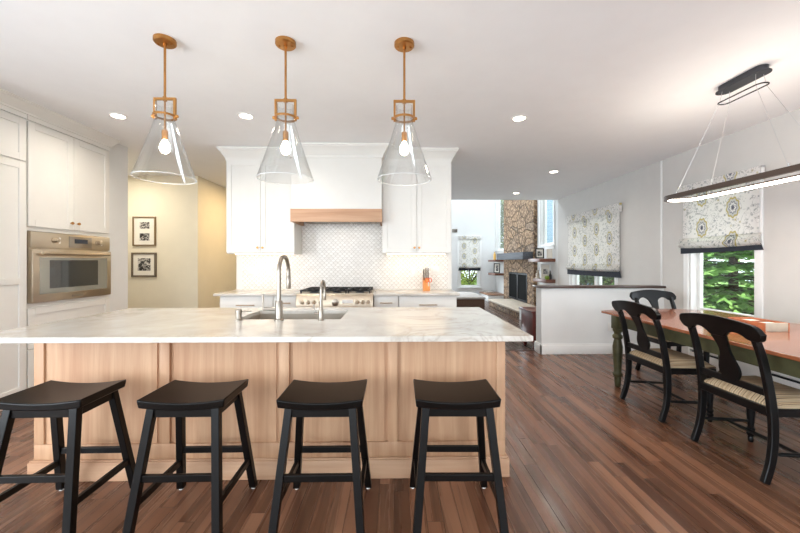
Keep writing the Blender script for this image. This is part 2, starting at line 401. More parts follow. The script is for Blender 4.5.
def thing(name, label, cat, loc=(0, 0, 0), rz=0, group=None):
    o = bpy.data.objects.new(name, None); COL.objects.link(o); o.empty_display_size = .1
    o.location = loc; o.rotation_euler = (0, 0, rz); o['label'] = label; o['category'] = cat
    if group: o['group'] = group
    return o
def tag(o, label, cat, group=None):
    o['label'] = label; o['category'] = cat
    if group: o['group'] = group
    return o
def dup(root, loc, rz=0, label=None, group=None):
    r = root.copy(); COL.objects.link(r); r.location = loc; r.rotation_euler = (0, 0, rz)
    if label: r['label'] = label
    if group: r['group'] = group
    def kids(src, dst):
        for ch in [o for o in bpy.data.objects if o.parent == src]:
            c = ch.copy(); COL.objects.link(c); c.parent = dst; kids(ch, c)
    kids(root, r); return r
def struct(name, bm, mat, parent=None, smooth=35, bev=0):
    o = obj(name, bm, mat, parent, smooth, bev)
    if not parent: o['kind'] = 'structure'
    return o
def wall_grid(bm, axis, d0, d1, a0, a1, z0, z1, holes):
    """axis 'X': wall of constant x between d0,d1 spanning y a0..a1; 'Y' the other way. holes: (a0,a1,z0,z1)"""
    As = sorted({a0, a1, *[h[0] for h in holes], *[h[1] for h in holes]}); Zs = sorted({z0, z1, *[h[2] for h in holes], *[h[3] for h in holes]})
    for i in range(len(As)-1):
        run = None
        for k in range(len(Zs)-1):
            ca, cz = (As[i]+As[i+1])/2, (Zs[k]+Zs[k+1])/2
            hole = any(h[0] < ca < h[1] and h[2] < cz < h[3] for h in holes)
            if not hole:
                if run is None: run = [Zs[k], Zs[k+1]]
                else: run[1] = Zs[k+1]
            if hole or k == len(Zs)-2:
                if run:
                    if axis == 'X': box(bm, d0, d1, As[i], As[i+1], *run)
                    else: box(bm, As[i], As[i+1], d0, d1, *run)
                    run = None

# ------------------------------------------------------------ the setting
CZ = 2.743; RW = 3.82; KB = 4.93; FZ = -.07
bm = BM(); box(bm, -5.6, RW+.2, -3.2, 5.2, -.12, 0); struct('floor', bm, M['floor'], smooth=0)
bm = BM(); box(bm, -5.6, RW+.2, 5.2, 13.6, -.22, FZ); struct('floor_family_room', bm, M['floor2'], smooth=0)
bm = BM(); box(bm, .6, 2.05, 5.13, 5.21, -.06, .006, .004); struct('trim_1', bm, M['capwood'])
bm = BM(); box(bm, -5.6, RW+.2, -3.2, 8.27, CZ, CZ+.25); struct('ceiling', bm, M['ceiling'], smooth=0)
bm = BM(); box(bm, -5.6, RW+.2, 8.02, 13.6, 5.2, 5.4); box(bm, -5.6, RW+.2, 8.02, 8.27, CZ+.25, 5.2); struct('ceiling_family_room', bm, M['ceiling'], smooth=0)
WB = (3.675, 4.53, .64, 2.22); WA = (6.06, 7.58, .70, 2.20); WT = (8.43, 9.20, 1.70, 4.7); WU = (12.2, 13.23, 1.70, 4.7)
bm = BM(); wall_grid(bm, 'X', RW, RW+.16, -3.2, 8.2, -.1, CZ, [WB, WA]); struct('wall_right', bm, M['greige'], smooth=0)
bm = BM(); wall_grid(bm, 'X', RW, RW+.16, 8.2, 13.6, -.2, 5.2, [WT, WU]); struct('wall_right_family_room', bm, M['coolwall'], smooth=0)
WF = (2.45, 3.20, .34, 2.2)
bm = BM(); wall_grid(bm, 'Y', 13.25, 13.45, -1.1, RW, -.2, 5.2, [WF, (1.03, 1.73, .35, 2.85)]); struct('wall_far', bm, M['coolwall'], smooth=0)  # the second opening is added out of view for the far fill light
bm = BM(); box(bm, -2.17, .80, KB, KB+.14, 0, CZ); struct('wall_back', bm, M['white'], smooth=0)
bm = BM(); box(bm, -2.085, .745, KB-.012, KB, .90, 1.95); struct('wall_backsplash', bm, M['tile'], smooth=0)
bm = BM(); box(bm, -1.1, -.96, KB+.14, 13.3, -.2, 5.2); struct('wall_family_room_left', bm, M['coolwall'], smooth=0)
bm = BM(); box(bm, -5.6, -3.30, 6.03, 6.15, 0, CZ); struct('wall_hall', bm, M['cream'], smooth=0)
bm = BM(); box(bm, -3.42, -3.30, 6.15, 9.4, -.2, CZ); struct('wall_hall_side', bm, M['cream'], smooth=0)
bm = BM(); box(bm, -3.42, -1.1, 9.4, 9.52, -.2, CZ); struct('wall_hall_end', bm, M['cream'], smooth=0)
bm = BM(); box(bm, -5.6, -3.375, 4.248, 4.56, 0, CZ); struct('wall_hall_return', bm, M['coolwall'], smooth=0)
bm = BM(); box(bm, -5.72, -5.6, 4.3, 6.15, 0, CZ); struct('wall_hall_left', bm, M['cream'], smooth=0)
bm = BM(); wall_grid(bm, 'X', -4.12, -4.0, -3.2, 4.248, 0, CZ, [(-1.6, .6, .5, 2.2)]); struct('wall_left', bm, M['coolwall'], smooth=0)  # unseen opening added for the left fill light
bm = BM(); wall_grid(bm, 'Y', -3.2, -3.05, -4.0, RW, 0, CZ, [(-3.5, -.5, .05, 2.35), (.6, 3.2, .7, 2.25)]); struct('wall_front', bm, M['coolwall'], smooth=0)  # unseen openings added for the two rear fill lights
# dining half wall
bm = BM(); box(bm, 2.07, RW, 4.955, 5.14, 0, .925); struct('wall_half', bm, M['coolwall'], smooth=0)
bm = BM(); box(bm, 2.035, RW-.002, 4.915, 5.18, .925, .955, .006); struct('trim_2', bm, M['capwood'])
bm = BM()
for pr in ((2.045, RW, 4.93, 4.955), (2.045, 2.07, 4.93, 5.16), (2.045, RW, 5.14, 5.16)):
    box(bm, *pr, 0, .125, .004)
    box(bm, pr[0]+.006, pr[1], pr[2]+(.008 if pr[3] < 5.1 and pr[2] < 5 else 0), pr[3], .125, .142, .003)
struct('baseboard_half_wall', bm, M['trim'])
bm = BM(); box(bm, RW-.016, RW, -3.0, 2.3, 0, .13, .004); box(bm, RW-.016, RW, 5.16, 8.1, FZ, .07, .004); struct('baseboard_right', bm, M['trim'])
bm = BM(); box(bm, RW-.010, RW, 4.985, 5.015, .955, CZ, .003); struct('trim_3', bm, M['trim'])
bm = BM(); box(bm, .80, .815, KB, KB+.14, 0, .12); box(bm, -5.5, -3.32, 6.015, 6.03, 0, .13); box(bm, -3.30, -3.285, 6.03, 9.4, FZ, .1); struct('baseboard_hall', bm, M['trim'])
bm = BM(); box(bm, -.96, 1.7, 13.235, 13.25, FZ, .06); struct('baseboard_far', bm, M['trim'])

def wall_window(idx, axis, w, d, mullions=(), out=.16, casing=.07, rail=None):
    """window in an opening w=(a0,a1,z0,z1); d = room face of the wall; casing, sash frames, pane"""
    a0, a1, z0, z1 = w
    def bx(bm, p0, p1, q0, q1, e0, e1, bev=.003):
        if axis == 'X': box(bm, e0, e1, p0, p1, q0, q1, bev)
        else: box(bm, p0, p1, e0, e1, q0, q1, bev)
    t = thing('window_%d' % idx, 'white casement window set in the wall', 'window'); t['kind'] = 'structure'
    if axis == 'X': t.location = (d, (a0+a1)/2, z0)
    else: t.location = ((a0+a1)/2, d, z0)
    off = Vector(t.location)
    def fin(bm, nm, m):
        bmesh.ops.translate(bm, verts=bm.verts, vec=-off); return obj(nm, bm, m, t)
    bm = BM()
    bx(bm, a0-casing, a0, z0-casing, z1+casing, d-.02, d); bx(bm, a1, a1+casing, z0-casing, z1+casing, d-.02, d)
    bx(bm, a0, a1, z1, z1+casing, d-.02, d); bx(bm, a0-casing-.02, a1+casing+.02, z0-.03, z0, d-.05, d); bx(bm, a0-casing, a1+casing, z0-.10, z0-.03, d-.018, d)
    fin(bm, 'casing', M['trim'])
    bm = BM(); f = .028
    bx(bm, a0, a0+f, z0, z1, d, d+out); bx(bm, a1-f, a1, z0, z1, d, d+out); bx(bm, a0+f, a1-f, z0, z0+f, d, d+out); bx(bm, a0+f, a1-f, z1-f, z1, d, d+out)
    fin(bm, 'window_frame', M['trim'])
    edges = [a0+f]+list(mullions)+[a1-f]
    for i in range(len(edges)-1):
        b0, b1 = edges[i]+(0 if i == 0 else .022), edges[i+1]-(0 if i == len(edges)-2 else .022)
        bm = BM(); s = .045; e0, e1 = d+.075, d+.115
        bx(bm, b0, b0+s, z0+f, z1-f, e0, e1); bx(bm, b1-s, b1, z0+f, z1-f, e0, e1); bx(bm, b0+s, b1-s, z0+f, z0+f+s, e0, e1); bx(bm, b0+s, b1-s, z1-f-s, z1-f, e0, e1)
        if rail: bx(bm, b0+s, b1-s, rail-.02, rail+.02, e0, e1)
        fin(bm, 'sash', M['trim'])
        bm = BM(); bx(bm, b0+s-.004, b1-s+.004, z0+f+s-.004, z1-f-s+.004, d+.092, d+.097, 0); fin(bm, 'pane', M['glass'])
    for mu in mullions:
        bm = BM(); bx(bm, mu-.022, mu+.022, z0+f, z1-f, d+.03, d+out); fin(bm, 'mullion', M['trim'])
    return t
wall_window(1, 'X', WB, RW)
wall_window(2, 'X', WA, RW, (6.74,))
wall_window(3, 'X', WT, RW); wall_window(4, 'X', WU, RW)
wall_window(5, 'Y', WF, 13.25)
# crown mouldings over the kitchen runs (swept profile)
CROWN = [(0, 0), (.014, 0), (.014, .030), (.022, .034), (.022, .042), (.034, .060), (.060, .105), (.078, .118), (.078, .130), (.088, .134), (.088, .155), (0, .155)]
def crown(name, path, z, prof=CROWN):
    """path of (x,y) points, room side on the right hand when walking; mitred"""
    bm = BM(); pts = [Vector(p) for p in path]; rings = []
    for i, p in enumerate(pts):
        d1 = (pts[i]-pts[i-1]).normalized() if i > 0 else None; d2 = (pts[i+1]-pts[i]).normalized() if i < len(pts)-1 else None
        n1 = Vector((d1.y, -d1.x)) if d1 else None; n2 = Vector((d2.y, -d2.x)) if d2 else None
        if n1 and n2:
            b = (n1+n2).normalized(); k = 1/max(.3, b.dot(n1))
        else: b = n1 or n2; k = 1
        rings.append([bm.verts.new((p.x+b.x*o*k, p.y+b.y*o*k, z+h)) for o, h in prof])
    q = len(prof)
    for a, c in zip(rings, rings[1:]):
        for i in range(q):
            j = (i+1) % q; bm.faces.new((a[i], a[j], c[j], c[i]))
    bm.faces.new(rings[0]); bm.faces.new(list(reversed(rings[-1])))
    return struct(name, bm, M['white'], smooth=25)
UY = KB-.355     # face of the upper cabinets
UL0, UL1, UR0, UR1 = -2.135, -1.272, -.150, .735
HY = KB-.52      # hood face
crown('trim_4', [(UL0, KB), (UL0, UY), (UL1, UY), (UL1, HY), (UR0, HY), (UR0, UY), (UR1, UY), (UR1, KB)], CZ-.155)
LX = -3.36       # face of the tall cabinets on the left
crown('trim_5', [(LX+.02, 1.2), (LX+.02, 4.235), (LX-.5, 4.235)], CZ-.105, [(0, 0), (.012, 0), (.012, .018), (.02, .024), (.045, .062), (.062, .078), (.062, .088), (.07, .091), (.07, .105), (0, .105)])

# ------------------------------------------------------------ cabinet parts (local frame: face at y=0 looking to -y)
def shaker(bm, x0, x1, z0, z1, y=0, t=.02, st=.062, rec=.009):
    yf = y-t
    box(bm, x0, x0+st, yf, y, z0, z1, .0015, 1); box(bm, x1-st, x1, yf, y, z0, z1, .0015, 1)
    box(bm, x0+st, x1-st, yf, y, z0, z0+st, .0015, 1); box(bm, x0+st, x1-st, yf, y, z1-st, z1, .0015, 1)
    box(bm, x0+st-.002, x1-st+.002, yf+rec, y, z0+st-.002, z1-st+.002)
def knob(parent, x, y, z, m=None, r=.014):
    bm = BM(); lathe(bm, [(.006, 0), (.006, -.012), (r, -.018), (r, -.026), (r*.8, -.030)], (x, y, z), 16, 'Y'); return obj('knob', bm, m or M['brass'], parent)
def pull(parent, x0, x1, y, z, m=None):
    bm = BM(); tube(bm, (x0, y-.032, z), (x1, y-.032, z), .006, 10)
    for x in (x0+.02, x1-.02): tube(bm, (x, y, z), (x, y-.032, z), .005, 8)
    return obj('pull_handle', bm, m or M['pull'], parent)
def carcass(parent, x0, x1, d, z0, z1, toe=0):
    bm = BM(); box(bm, x0, x1, 0, d, z0+toe, z1)
    if toe: box(bm, x0+.002, x1-.002, .06, d, z0, z0+toe)
    return obj('carcass', bm, M['white'], parent, 0)

# upper cabinets beside the hood
def upper(name, x0, x1, label):
    t = thing(name, label, 'cabinet', (x0, UY, 1.402)); w = x1-x0; H = CZ-.13-1.402
    carcass(t, 0, w, .343, 0, H)
    dh = 2.588-1.402
    for i in (0, 1):
        bm = BM(); a = .002+i*w/2; shaker(bm, a, a+w/2-.004, .012, dh)
        dr = obj('door', bm, M['white'], t)
        knob(dr, w/2-.03 if i == 0 else w/2+.03, -.02, .075)
    bm = BM(); box(bm, .06, w-.06, .10, .14, -.012, 0, .003); s = obj('light_strip', bm, M['undercab'], t)
    lamp('undercabinet_glow', 'AREA', (w/2, .15, -.02), (R(14), 0, 0), .5, WARM, w-.15, .04, parent=t)
    return t
upper('upper_cabinet', UL0, UL1, 'white two-door upper cabinet between the hallway and the range hood')
upper('upper_cabinet', UR0, UR1, 'white two-door upper cabinet above the knife block')

# range hood
t = thing('range_hood', 'white boxed range hood with a pale oak band above the stove', 'range hood', (0, 0, 1.79))
bm = BM(); box(bm, UL1+.002, UR0-.002, HY, KB-.013, .155, CZ-.13-1.79, .003); obj('hood_cover', bm, M['white'], t)
bm = BM(); yb = KB-.013
box(bm, UL1+.002-.006, UR0-.002+.006, HY-.022, HY, 0, .16, .003); box(bm, UL1+.004, UL1+.03, HY, yb, 0, .155); box(bm, UR0-.03, UR0-.004, HY, yb, 0, .155)
obj('oak_band', bm, M['oakh'], t, label='pale oak band around the bottom of the hood')
bm = BM(); box(bm, UL1+.03, UR0-.03, HY, yb, .10, .155)
box(bm, UL1+.09, UR0-.09, HY+.06, yb-.05, .03, .10, .004); obj('hood_insert', bm, M['steel'], t, label='stainless hood insert')
for k in range(3):
    x0 = UL1+.13+k*.29; bm = BM(); box(bm, x0, x0+.26, HY+.09, yb-.10, .018, .03, .002)
    for q in range(9): box(bm, x0+.012+q*.027, x0+.024+q*.027, HY+.10, yb-.11, .010, .018)
    obj('baffle_filter', bm, M['nickel'], t, 0)
for k in (0, 1):
    bm = BM(); cyl(bm, (UL1+.3+k*.52, HY+.075, .022), .022, .008, 16); obj('hood_lamp', bm, M['undercab'], t)
lamp('hood_glow', 'AREA', ((UL1+UR0)/2, KB-.3, 0), (0, 0, 0), .7, NEUT, .5, .1, parent=t)

# base cabinets under the rear counter
BY = KB-.60
def base(x0, x1, label, split=True):
    t = thing('base_cabinet', label, 'cabinet', (x0, BY, 0)); w = x1-x0
    carcass(t, 0, w, .585, 0, .884, .1)
    wide = w > .4
    zs = [(.615, .872, .775), (.36, .61, .5), (.112, .355, .25)] if wide else [(.72, .872, .8), (.112, .715, .66)]
    for i, (a, b, hz) in enumerate(zs):
        bm = BM()
        if b-a < .3: box(bm, .003, w-.003, -.02, 0, a, b, .002)
        else: shaker(bm, .003, w-.003, a, b)
        d = obj('drawer' if wide or i == 0 else 'door', bm, M['white'], t)
        hw = .11 if wide else .075
        pull(d, w/2-hw, w/2+hw, -.02, hz)
    return t
RX0, RX1 = -1.172, -.248
base(-2.10, -1.463, 'white wide drawer base cabinet by the hallway opening')
base(-1.457, RX0-.004, 'white narrow base cabinet left of the range')
base(RX1+.004, .055, 'white narrow base cabinet right of the range')
base(.061, .765, 'white wide drawer base cabinet below the knife block')
def counter(x0, x1, label):
    bm = BM(); box(bm, x0, x1, KB-.645, KB-.012, .885, .914, .003); return tag(obj('countertop', bm, M['quartz']), label, 'countertop')
counter(-2.165, RX0, 'white stone rear countertop between hallway and range')
counter(RX1, .80, 'white stone rear countertop carrying the knife block')

# range
rc = (RX0+RX1)/2; rw = (RX1-RX0)/2-.003
t = thing('range', 'stainless steel six-burner range under the oak-banded hood', 'stove', (rc, KB-.67, 0))
bm = BM(); box(bm, -rw, rw, .03, .655, .08, .905, .003); obj('body', bm, M['steel'], t)
bm = BM(); prism(bm, [(-.015, .76), (-.01, .86), (.02, .905), (.05, .905), (.05, .76)], -rw, rw, 'YZ'); cp = obj('control_panel', bm, M['steel'], t)
bm = BM(); box(bm, -rw+.01, rw-.01, .0, .03, .16, .745, .006); dr = obj('oven_door', bm, M['steel'], t)
bm = BM(); tube(bm, (-rw+.05, -.045, .70), (rw-.05, -.045, .70), .014); 
for x in (-rw+.09, rw-.09): tube(bm, (x, 0, .70), (x, -.045, .70), .01)
obj('door_handle', bm, M['steel'], dr)
bm = BM(); box(bm, -rw+.18, rw-.18, -.004, .0, .3, .6); obj('door_window', bm, M['blackglass'], dr, 0)
for x in (-.385, -.315, -.245, -.165, .27, .335, .4):
    bm = BM(); r = .033 if x == -.165 and False else .026
    lathe(bm, [(r, 0), (r, -.006), (r*.8, -.008), (r*.74, -.036), (r*.55, -.040)], (x+.0, -.012, .815), 20, 'Y'); obj('control_knob', bm, M['steel'], t)
bm = BM(); lathe(bm, [(.042, 0), (.042, -.012), (.034, -.014), (.034, -.03), (.02, -.034)], (.01, -.012, .81), 24, 'Y'); obj('oven_dial', bm, M['nickel'], t)
bm = BM(); box(bm, .09, .22, -.018, -.008, .80, .845, .002); obj('display', bm, M['plate'], t)
bm = BM()
for s in (-1, 1): box(bm, s*.36-.025, s*.36+.025, .055, .065, .03, .08)
box(bm, -rw+.02, rw-.02, .09, .6, 0, .08); obj('kick_plate', bm, M['blackmetal'], t, 0)
bm = BM(); box(bm, -rw+.02, rw-.02, .06, .63, .905, .912); obj('cooktop', bm, M['steel'], t, 0)
for k in range(3):
    x0 = -rw+.03+k*(2*rw-.06)/3; x1 = x0+(2*rw-.06)/3-.008; bm = BM()
    for y in (.07, .345, .625): bar(bm, (x0, y, .944), (x1, y, .944), .014, .016)
    for x in (x0+.007, (x0+x1)/2, x1-.007): bar(bm, (x, .07, .944), (x, .625, .944), .014, .016)
    for y in (.208, .485):
        cx = (x0+x1)/2
        for a in range(4):
            an = PI/4+a*PI/2; bar(bm, (cx+.03*math.cos(an), y+.03*math.sin(an), .942), (cx+.12*math.cos(an), y+.12*math.sin(an), .942), .012, .014)
    for x in (x0+.01, x1-.01):
        for y in (.075, .62): box(bm, x-.008, x+.008, y-.008, y+.008, .912, .944)
    obj('burner_grate', bm, M['blackmetal'], t, 0)
    for y in (.208, .485):
        bm = BM(); lathe(bm, [(.055, 0), (.055, .008), (.036, .010), (.036, .018), (.0, .02)], ((x0+x1)/2, y, .912), 20); obj('burner', bm, M['darkgray'], t)

# outlets and switches on the tile
def plate(label, x, z, gang, switch=True):
    w = .072*gang+(.01 if gang > 1 else 0)
    t = thing('light_switch' if switch else 'power_outlet', label, 'light switch' if switch else 'outlet', (x, KB-.0125, z))
    bm = BM(); box(bm, -w/2, w/2, -.006, 0, -.058, .058, .003); obj('cover_plate', bm, M['plate'], t)
    for g in range(gang):
        cx = (g-(gang-1)/2)*.046*1.2
        bm = BM(); box(bm, cx-.017, cx+.017, -.010, -.004, -.034, .034, .002); obj('rocker' if switch else 'socket', bm, M['trim'], t)
plate('white double switch plate on the tile near the hallway', -1.94, 1.16, 2)
plate('white single outlet on the tile beside the double switch plate', -1.71, 1.16, 1, False)
plate('white single outlet on the tile left of the knife block', .28, 1.16, 1, False)
plate('white double switch plate on the tile right of the knife block', .585, 1.18, 2)

# knife block, knives, scissors
KX, KY = .43, 4.72
t = thing('knife_block', 'small orange wooden knife block on the rear counter', 'knife block', (KX, KY, .9145))
bm = BM(); prism(bm, [(-.06, 0), (.06, 0), (.075, .17), (-.035, .125)], -.045, .045, 'YZ'); obj('block', bm, M['knifewood'], t, 20, .004)
for (dx, dy, h, lb) in ((-.028, .045, .13, 'tall dark-handled knife in the block, at the left rear'), (.0, .04, .15, 'tallest dark-handled knife in the middle of the block'), (.028, .045, .14, 'dark-handled knife in the block, at the right rear'), (-.03, -.005, .085, 'short dark-handled knife in the front of the block')):
    k = thing('knife', lb, 'knife', (KX+dx, KY+dy, .9145+.135 if dy < 0 else .9145+.155), 0)
    bm = BM(); sweep(bm, [(0, 0, -.0), (0, .01, h*.5), (0, .012, h)], [(.014, .022), (.018, .026), (.014, .024)], up=(0, 1, 0)); obj('handle', bm, M['handle'], k, 35, .004)
    bm = BM(); box(bm, -.002, .002, -.008, .012, -.03, .002); obj('blade', bm, M['steel'], k, 0)
t = thing('scissors', 'orange-handled scissors stuck in the front of the knife block', 'scissors', (KX+.025, KY-.052, .9145+.13))
for s in (-1, 1):
    bm = BM(); sweep(bm, [(s*.02+.02*math.cos(a*PI/8), -.01, .01+.028*math.sin(a*PI/8)) for a in range(16)], .005, 8, closed=True); obj('finger_loop', bm, M['red'], t)
bm = BM(); box(bm, -.008, .008, -.006, .004, -.07, -.01); obj('blade', bm, M['steel'], t, 0)

# tall cabinets on the left (local x runs along world +y)
LZ = R(90)
t = thing('pantry_cabinet', 'tall white paneled pantry cabinet beside the wall oven', 'cabinet', (LX, 2.16, 0), LZ)
PW = 3.288-2.16; carcass(t, 0, PW, .62, 0, CZ-.10, .1)
bm = BM(); box(bm, 0, PW, -.02, 0, 2.598, CZ-.10); obj('frieze', bm, M['white'], t, 0)
for i in range(2):
    a = .004+i*PW/2; b = a+PW/2-.008
    bm = BM(); shaker(bm, a, b, 2.21, 2.588); obj('door', bm, M['white'], t)
    bm = BM(); shaker(bm, a, b, .112, 2.195)
    box(bm, a+.06, b-.06, -.02, 0, 1.097, 1.156, .0015, 1); obj('door', bm, M['white'], t)
OY0, OY1 = 3.295, 4.235; OW = OY1-OY0
t = thing('oven_cabinet', 'tall white cabinet built around the wall oven', 'cabinet', (LX, OY0, 0), LZ)
bm = BM(); box(bm, 0, .012, 0, .62, .1, CZ-.10); box(bm, OW-.012, OW, 0, .62, .1, CZ-.10); box(bm, .012, OW-.012, 0, .62, .1, .912); box(bm, .012, OW-.012, 0, .62, 1.585, CZ-.10); box(bm, .012, OW-.012, .58, .62, .912, 1.585); box(bm, .01, OW-.01, .06, .6, 0, .1)
obj('carcass', bm, M['white'], t, 0)
bm = BM(); box(bm, 0, OW, -.02, 0, 2.598, CZ-.10); obj('frieze', bm, M['white'], t, 0)
for i in (0, 1):
    a = .006+i*(OW-.01)/2; b = a+(OW-.01)/2-.006
    bm = BM(); shaker(bm, a, b, 1.625, 2.588); d = obj('door', bm, M['white'], t)
    knob(d, b-.035 if i == 0 else a+.035, -.02, 1.695)
for a, b in ((.495, .868), (.112, .485)):
    bm = BM(); shaker(bm, .006, OW-.006, a, b); obj('drawer', bm, M['white'], t)
t = thing('wall_oven', 'stainless steel wall oven in the tall white cabinet', 'oven', (LX, OY0+.018, .916), LZ); ow = OW-.036; oh = .662
bm = BM(); box(bm, 0, ow, -.012, .55, 0, oh, .002); obj('body', bm, M['steel'], t)
bm = BM(); box(bm, -.0, ow, -.03, -.012, oh-.15, oh, .003); obj('control_panel', bm, M['steel'], t)
bm = BM(); box(bm, ow*.42, ow*.72, -.034, -.03, oh-.135, oh-.02, .001); cp = obj('display_plate', bm, M['nickel'], t)
bm = BM(); box(bm, ow*.49, ow*.66, -.037, -.034, oh-.09, oh-.045); obj('display', bm, M['display'], t, 0)
for x in (ow*.25, ow*.81):
    bm = BM(); lathe(bm, [(.03, 0), (.03, -.008), (.024, -.010), (.021, -.04), (.016, -.043)], (x, -.03, oh-.07), 20, 'Y'); obj('control_knob', bm, M['steel'], t)
    bm = BM(); box(bm, x+.045, x+.062, -.033, -.03, oh-.10, oh-.04); obj('marking_plate', bm, M['plate'], t, 0)
bm = BM(); box(bm, 0, ow, -.045, -.012, .0, oh-.165, .004); dr = obj('oven_door', bm, M['steel'], t)
bm = BM(); box(bm, .065, ow-.06, -.048, -.045, .075, oh-.24); obj('glass_border', bm, M['grayglass'], dr, 0)
bm = BM(); box(bm, .16, ow-.19, -.050, -.048, .125, oh-.265); obj('door_window', bm, M['blackglass'], dr, 0)
bm = BM(); tube(bm, (.05, -.085, oh-.2), (ow-.07, -.085, oh-.2), .013)
for x in (.09, ow-.10): tube(bm, (x, -.045, oh-.2), (x, -.085, oh-.2), .01)
obj('door_handle', bm, M['steel'], dr)
bm = BM(); box(bm, ow*.44, ow*.60, -.0465, -.045, .02, .042); obj('brand_plate', bm, M['nickel'], dr, 0)

# ------------------------------------------------------------ island
IX0, IX1, IY0, IY1 = -2.14, .676, 2.145, 2.955
t = thing('kitchen_island', 'long pale oak kitchen island with a paneled front', 'kitchen island', ((IX0+IX1)/2, 2.5, 0))
ox, oy = t.location.x, t.location.y
SX0, SX1, SY0, SY1 = -1.06, -.36, 2.385, 2.83
bm = BM()
for pr in ((IX0+.02, IX1-.02, IY0+.02, IY0+.04, .1, .886), (IX0+.02, IX1-.02, IY1-.04, IY1-.02, .1, .886), (IX0+.02, IX0+.04, IY0+.04, IY1-.04, .1, .886), (IX1-.04, IX1-.02, IY0+.04, IY1-.04, .1, .886), (IX0+.04, IX1-.04, IY0+.04, IY1-.04, .1, .12)):
    box(bm, pr[0]-ox, pr[1]-ox, pr[2]-oy, pr[3]-oy, pr[4], pr[5])
obj('carcass', bm, M['oak'], t, 0)
seams = [IX0, -1.372, -.66, -.008, IX1]
for i in range(4):
    bm = BM(); box(bm, seams[i]+.05-ox, seams[i+1]-.05-ox, IY0+.012-oy, IY0+.02-oy, .2, .886); obj('front_panel', bm, M['oak'], t, 0)
bm = BM()
for i, s in enumerate(seams):
    a, b = (s, s+.058) if i == 0 else ((s-.054, s) if i == 4 else (s-.03, s+.03))
    box(bm, a-ox, b-ox, IY0-oy, IY0+.02-oy, .21, .886, .0025)
    if 0 < i < 4 and False: pass
box(bm, IX0-ox, IX1-ox, IY0-oy, IY0+.02-oy, .12, .21, .0025)
for x0, x1 in ((IX0, IX0+.02), (IX1-.02, IX1)):
    box(bm, x0-ox, x1-ox, IY0+.02-oy, IY1-.02-oy, .12, .886, .0025)
obj('face_frame', bm, M['oak'], t)
bm = BM()
for pr in ((IX0-.02, IX1+.02, IY0-.02, IY0), (IX0-.02, IX0, IY0, IY1+.0), (IX1, IX1+.02, IY0, IY1)):
    box(bm, pr[0]-ox, pr[1]-ox, pr[2]-oy, pr[3]-oy, 0, .112, .004)
    box(bm, pr[0]+.006-ox, pr[1]-.006-ox, pr[2]+.006-oy, pr[3]-oy, .112, .122, .003)
obj('base_molding', bm, M['oakh'], t)
for k in range(4):
    w = (IX1-IX0-.04)/4; a = IX0+.02+k*w; bm = BM(); box(bm, a+.003-ox, a+w-.003-ox, IY1-.02-oy, IY1-oy, .12, .875, .002); d = obj('door', bm, M['oak'], t)
# top with a sink cut-out
TX0, TX1, TY0, TY1 = -2.185, .722, 1.826, 2.99
bm = BM()
def ring_top(z):
    o = [bm.verts.new((x, y, z)) for x, y in ((TX0, TY0), (TX1, TY0), (TX1, TY1), (TX0, TY1))]
    i = [bm.verts.new((x, y, z)) for x, y in ((SX0, SY0), (SX1, SY0), (SX1, SY1), (SX0, SY1))]
    return o, i
o1, i1 = ring_top(.914); o0, i0 = ring_top(.886)
for k in range(4):
    j = (k+1) % 4
    bm.faces.new((o1[k], o1[j], i1[j], i1[k])); bm.faces.new((o0[k], i0[k], i0[j], o0[j])); bm.faces.new((o0[k], o0[j], o1[j], o1[k])); bm.faces.new((i0[k], i1[k], i1[j], i0[j]))
tag(obj('island_countertop', bm, M['quartz'], None, 0, .003), 'white veined stone countertop of the kitchen island', 'countertop')
t = thing('sink', 'stainless undermount sink in the island top', 'sink', ((SX0+SX1)/2, (SY0+SY1)/2, .66)); sx, sy = t.location.x, t.location.y
bm = BM(); a0, a1, b0, b1 = SX0-.006-sx, SX1+.006-sx, SY0-.006-sy, SY1+.006-sy
for pr in ((a0, a1, b0, b0+.005), (a0, a1, b1-.005, b1), (a0, a0+.005, b0, b1), (a1-.005, a1, b0, b1)): box(bm, *pr, 0, .2255)
box(bm, a0, a1, b0, b1, -.005, 0); obj('basin', bm, M['sinksteel'], t, 0)
bm = BM(); box(bm, .06, .068, b0+.005, b1-.005, 0, .15); obj('divider', bm, M['steel'], t, 0)
bm = BM(); lathe(bm, [(.045, 0), (.045, .004), (.03, .005), (.0, .003)], (-.14, .05, .0005), 20); obj('drain', bm, M['nickel'], t)

def faucet(x, y, h, reach, r, label, lever):
    t = thing('faucet', label, 'faucet', (x, y, .9142))
    bm = BM(); lathe(bm, [(r*2.3, 0), (r*2.3, .008), (r*1.7, .012), (r*1.7, h*.30), (r*1.5, h*.31)], (0, 0, 0), 24); obj('base', bm, M['nickel'], t)
    R2 = reach/2; bm = BM(); pts = [(0, 0, h*.28), (0, 0, h-R2)]
    for k in range(1, 13):
        a = PI-k*PI/12; pts.append((0, R2+R2*math.cos(a), h-R2+R2*math.sin(a)))
    pts.append((0, reach, h-R2-h*.08)); sweep(bm, pts, r, 16, up=(1, 0, 0)); obj('spout', bm, M['nickel'], t)
    bm = BM(); lathe(bm, [(r*.95, 0), (r*1.15, -.004), (r*1.25, -h*.22), (r*1.05, -h*.235)], (0, reach, h-R2-h*.06), 20); obj('spray_head', bm, M['nickel'], t)
    bm = BM(); tube(bm, (-r*1.5, 0, h*.18), (-lever, 0, h*.18), r*.8); tube(bm, (-lever, 0, h*.165), (-lever*1.06, .0, h*.42), r*.45); obj('lever', bm, M['nickel'], t)
faucet(-.752, 2.335, .42, .21, .0135, 'tall nickel gooseneck faucet on the island sink', .10)
faucet(-.478, 2.335, .255, .12, .009, 'small nickel gooseneck water tap on the island', .045)
t = thing('soap_dispenser', 'short nickel soap dispenser at the edge of the sink', 'soap dispenser', (-1.02, 2.35, .9142))
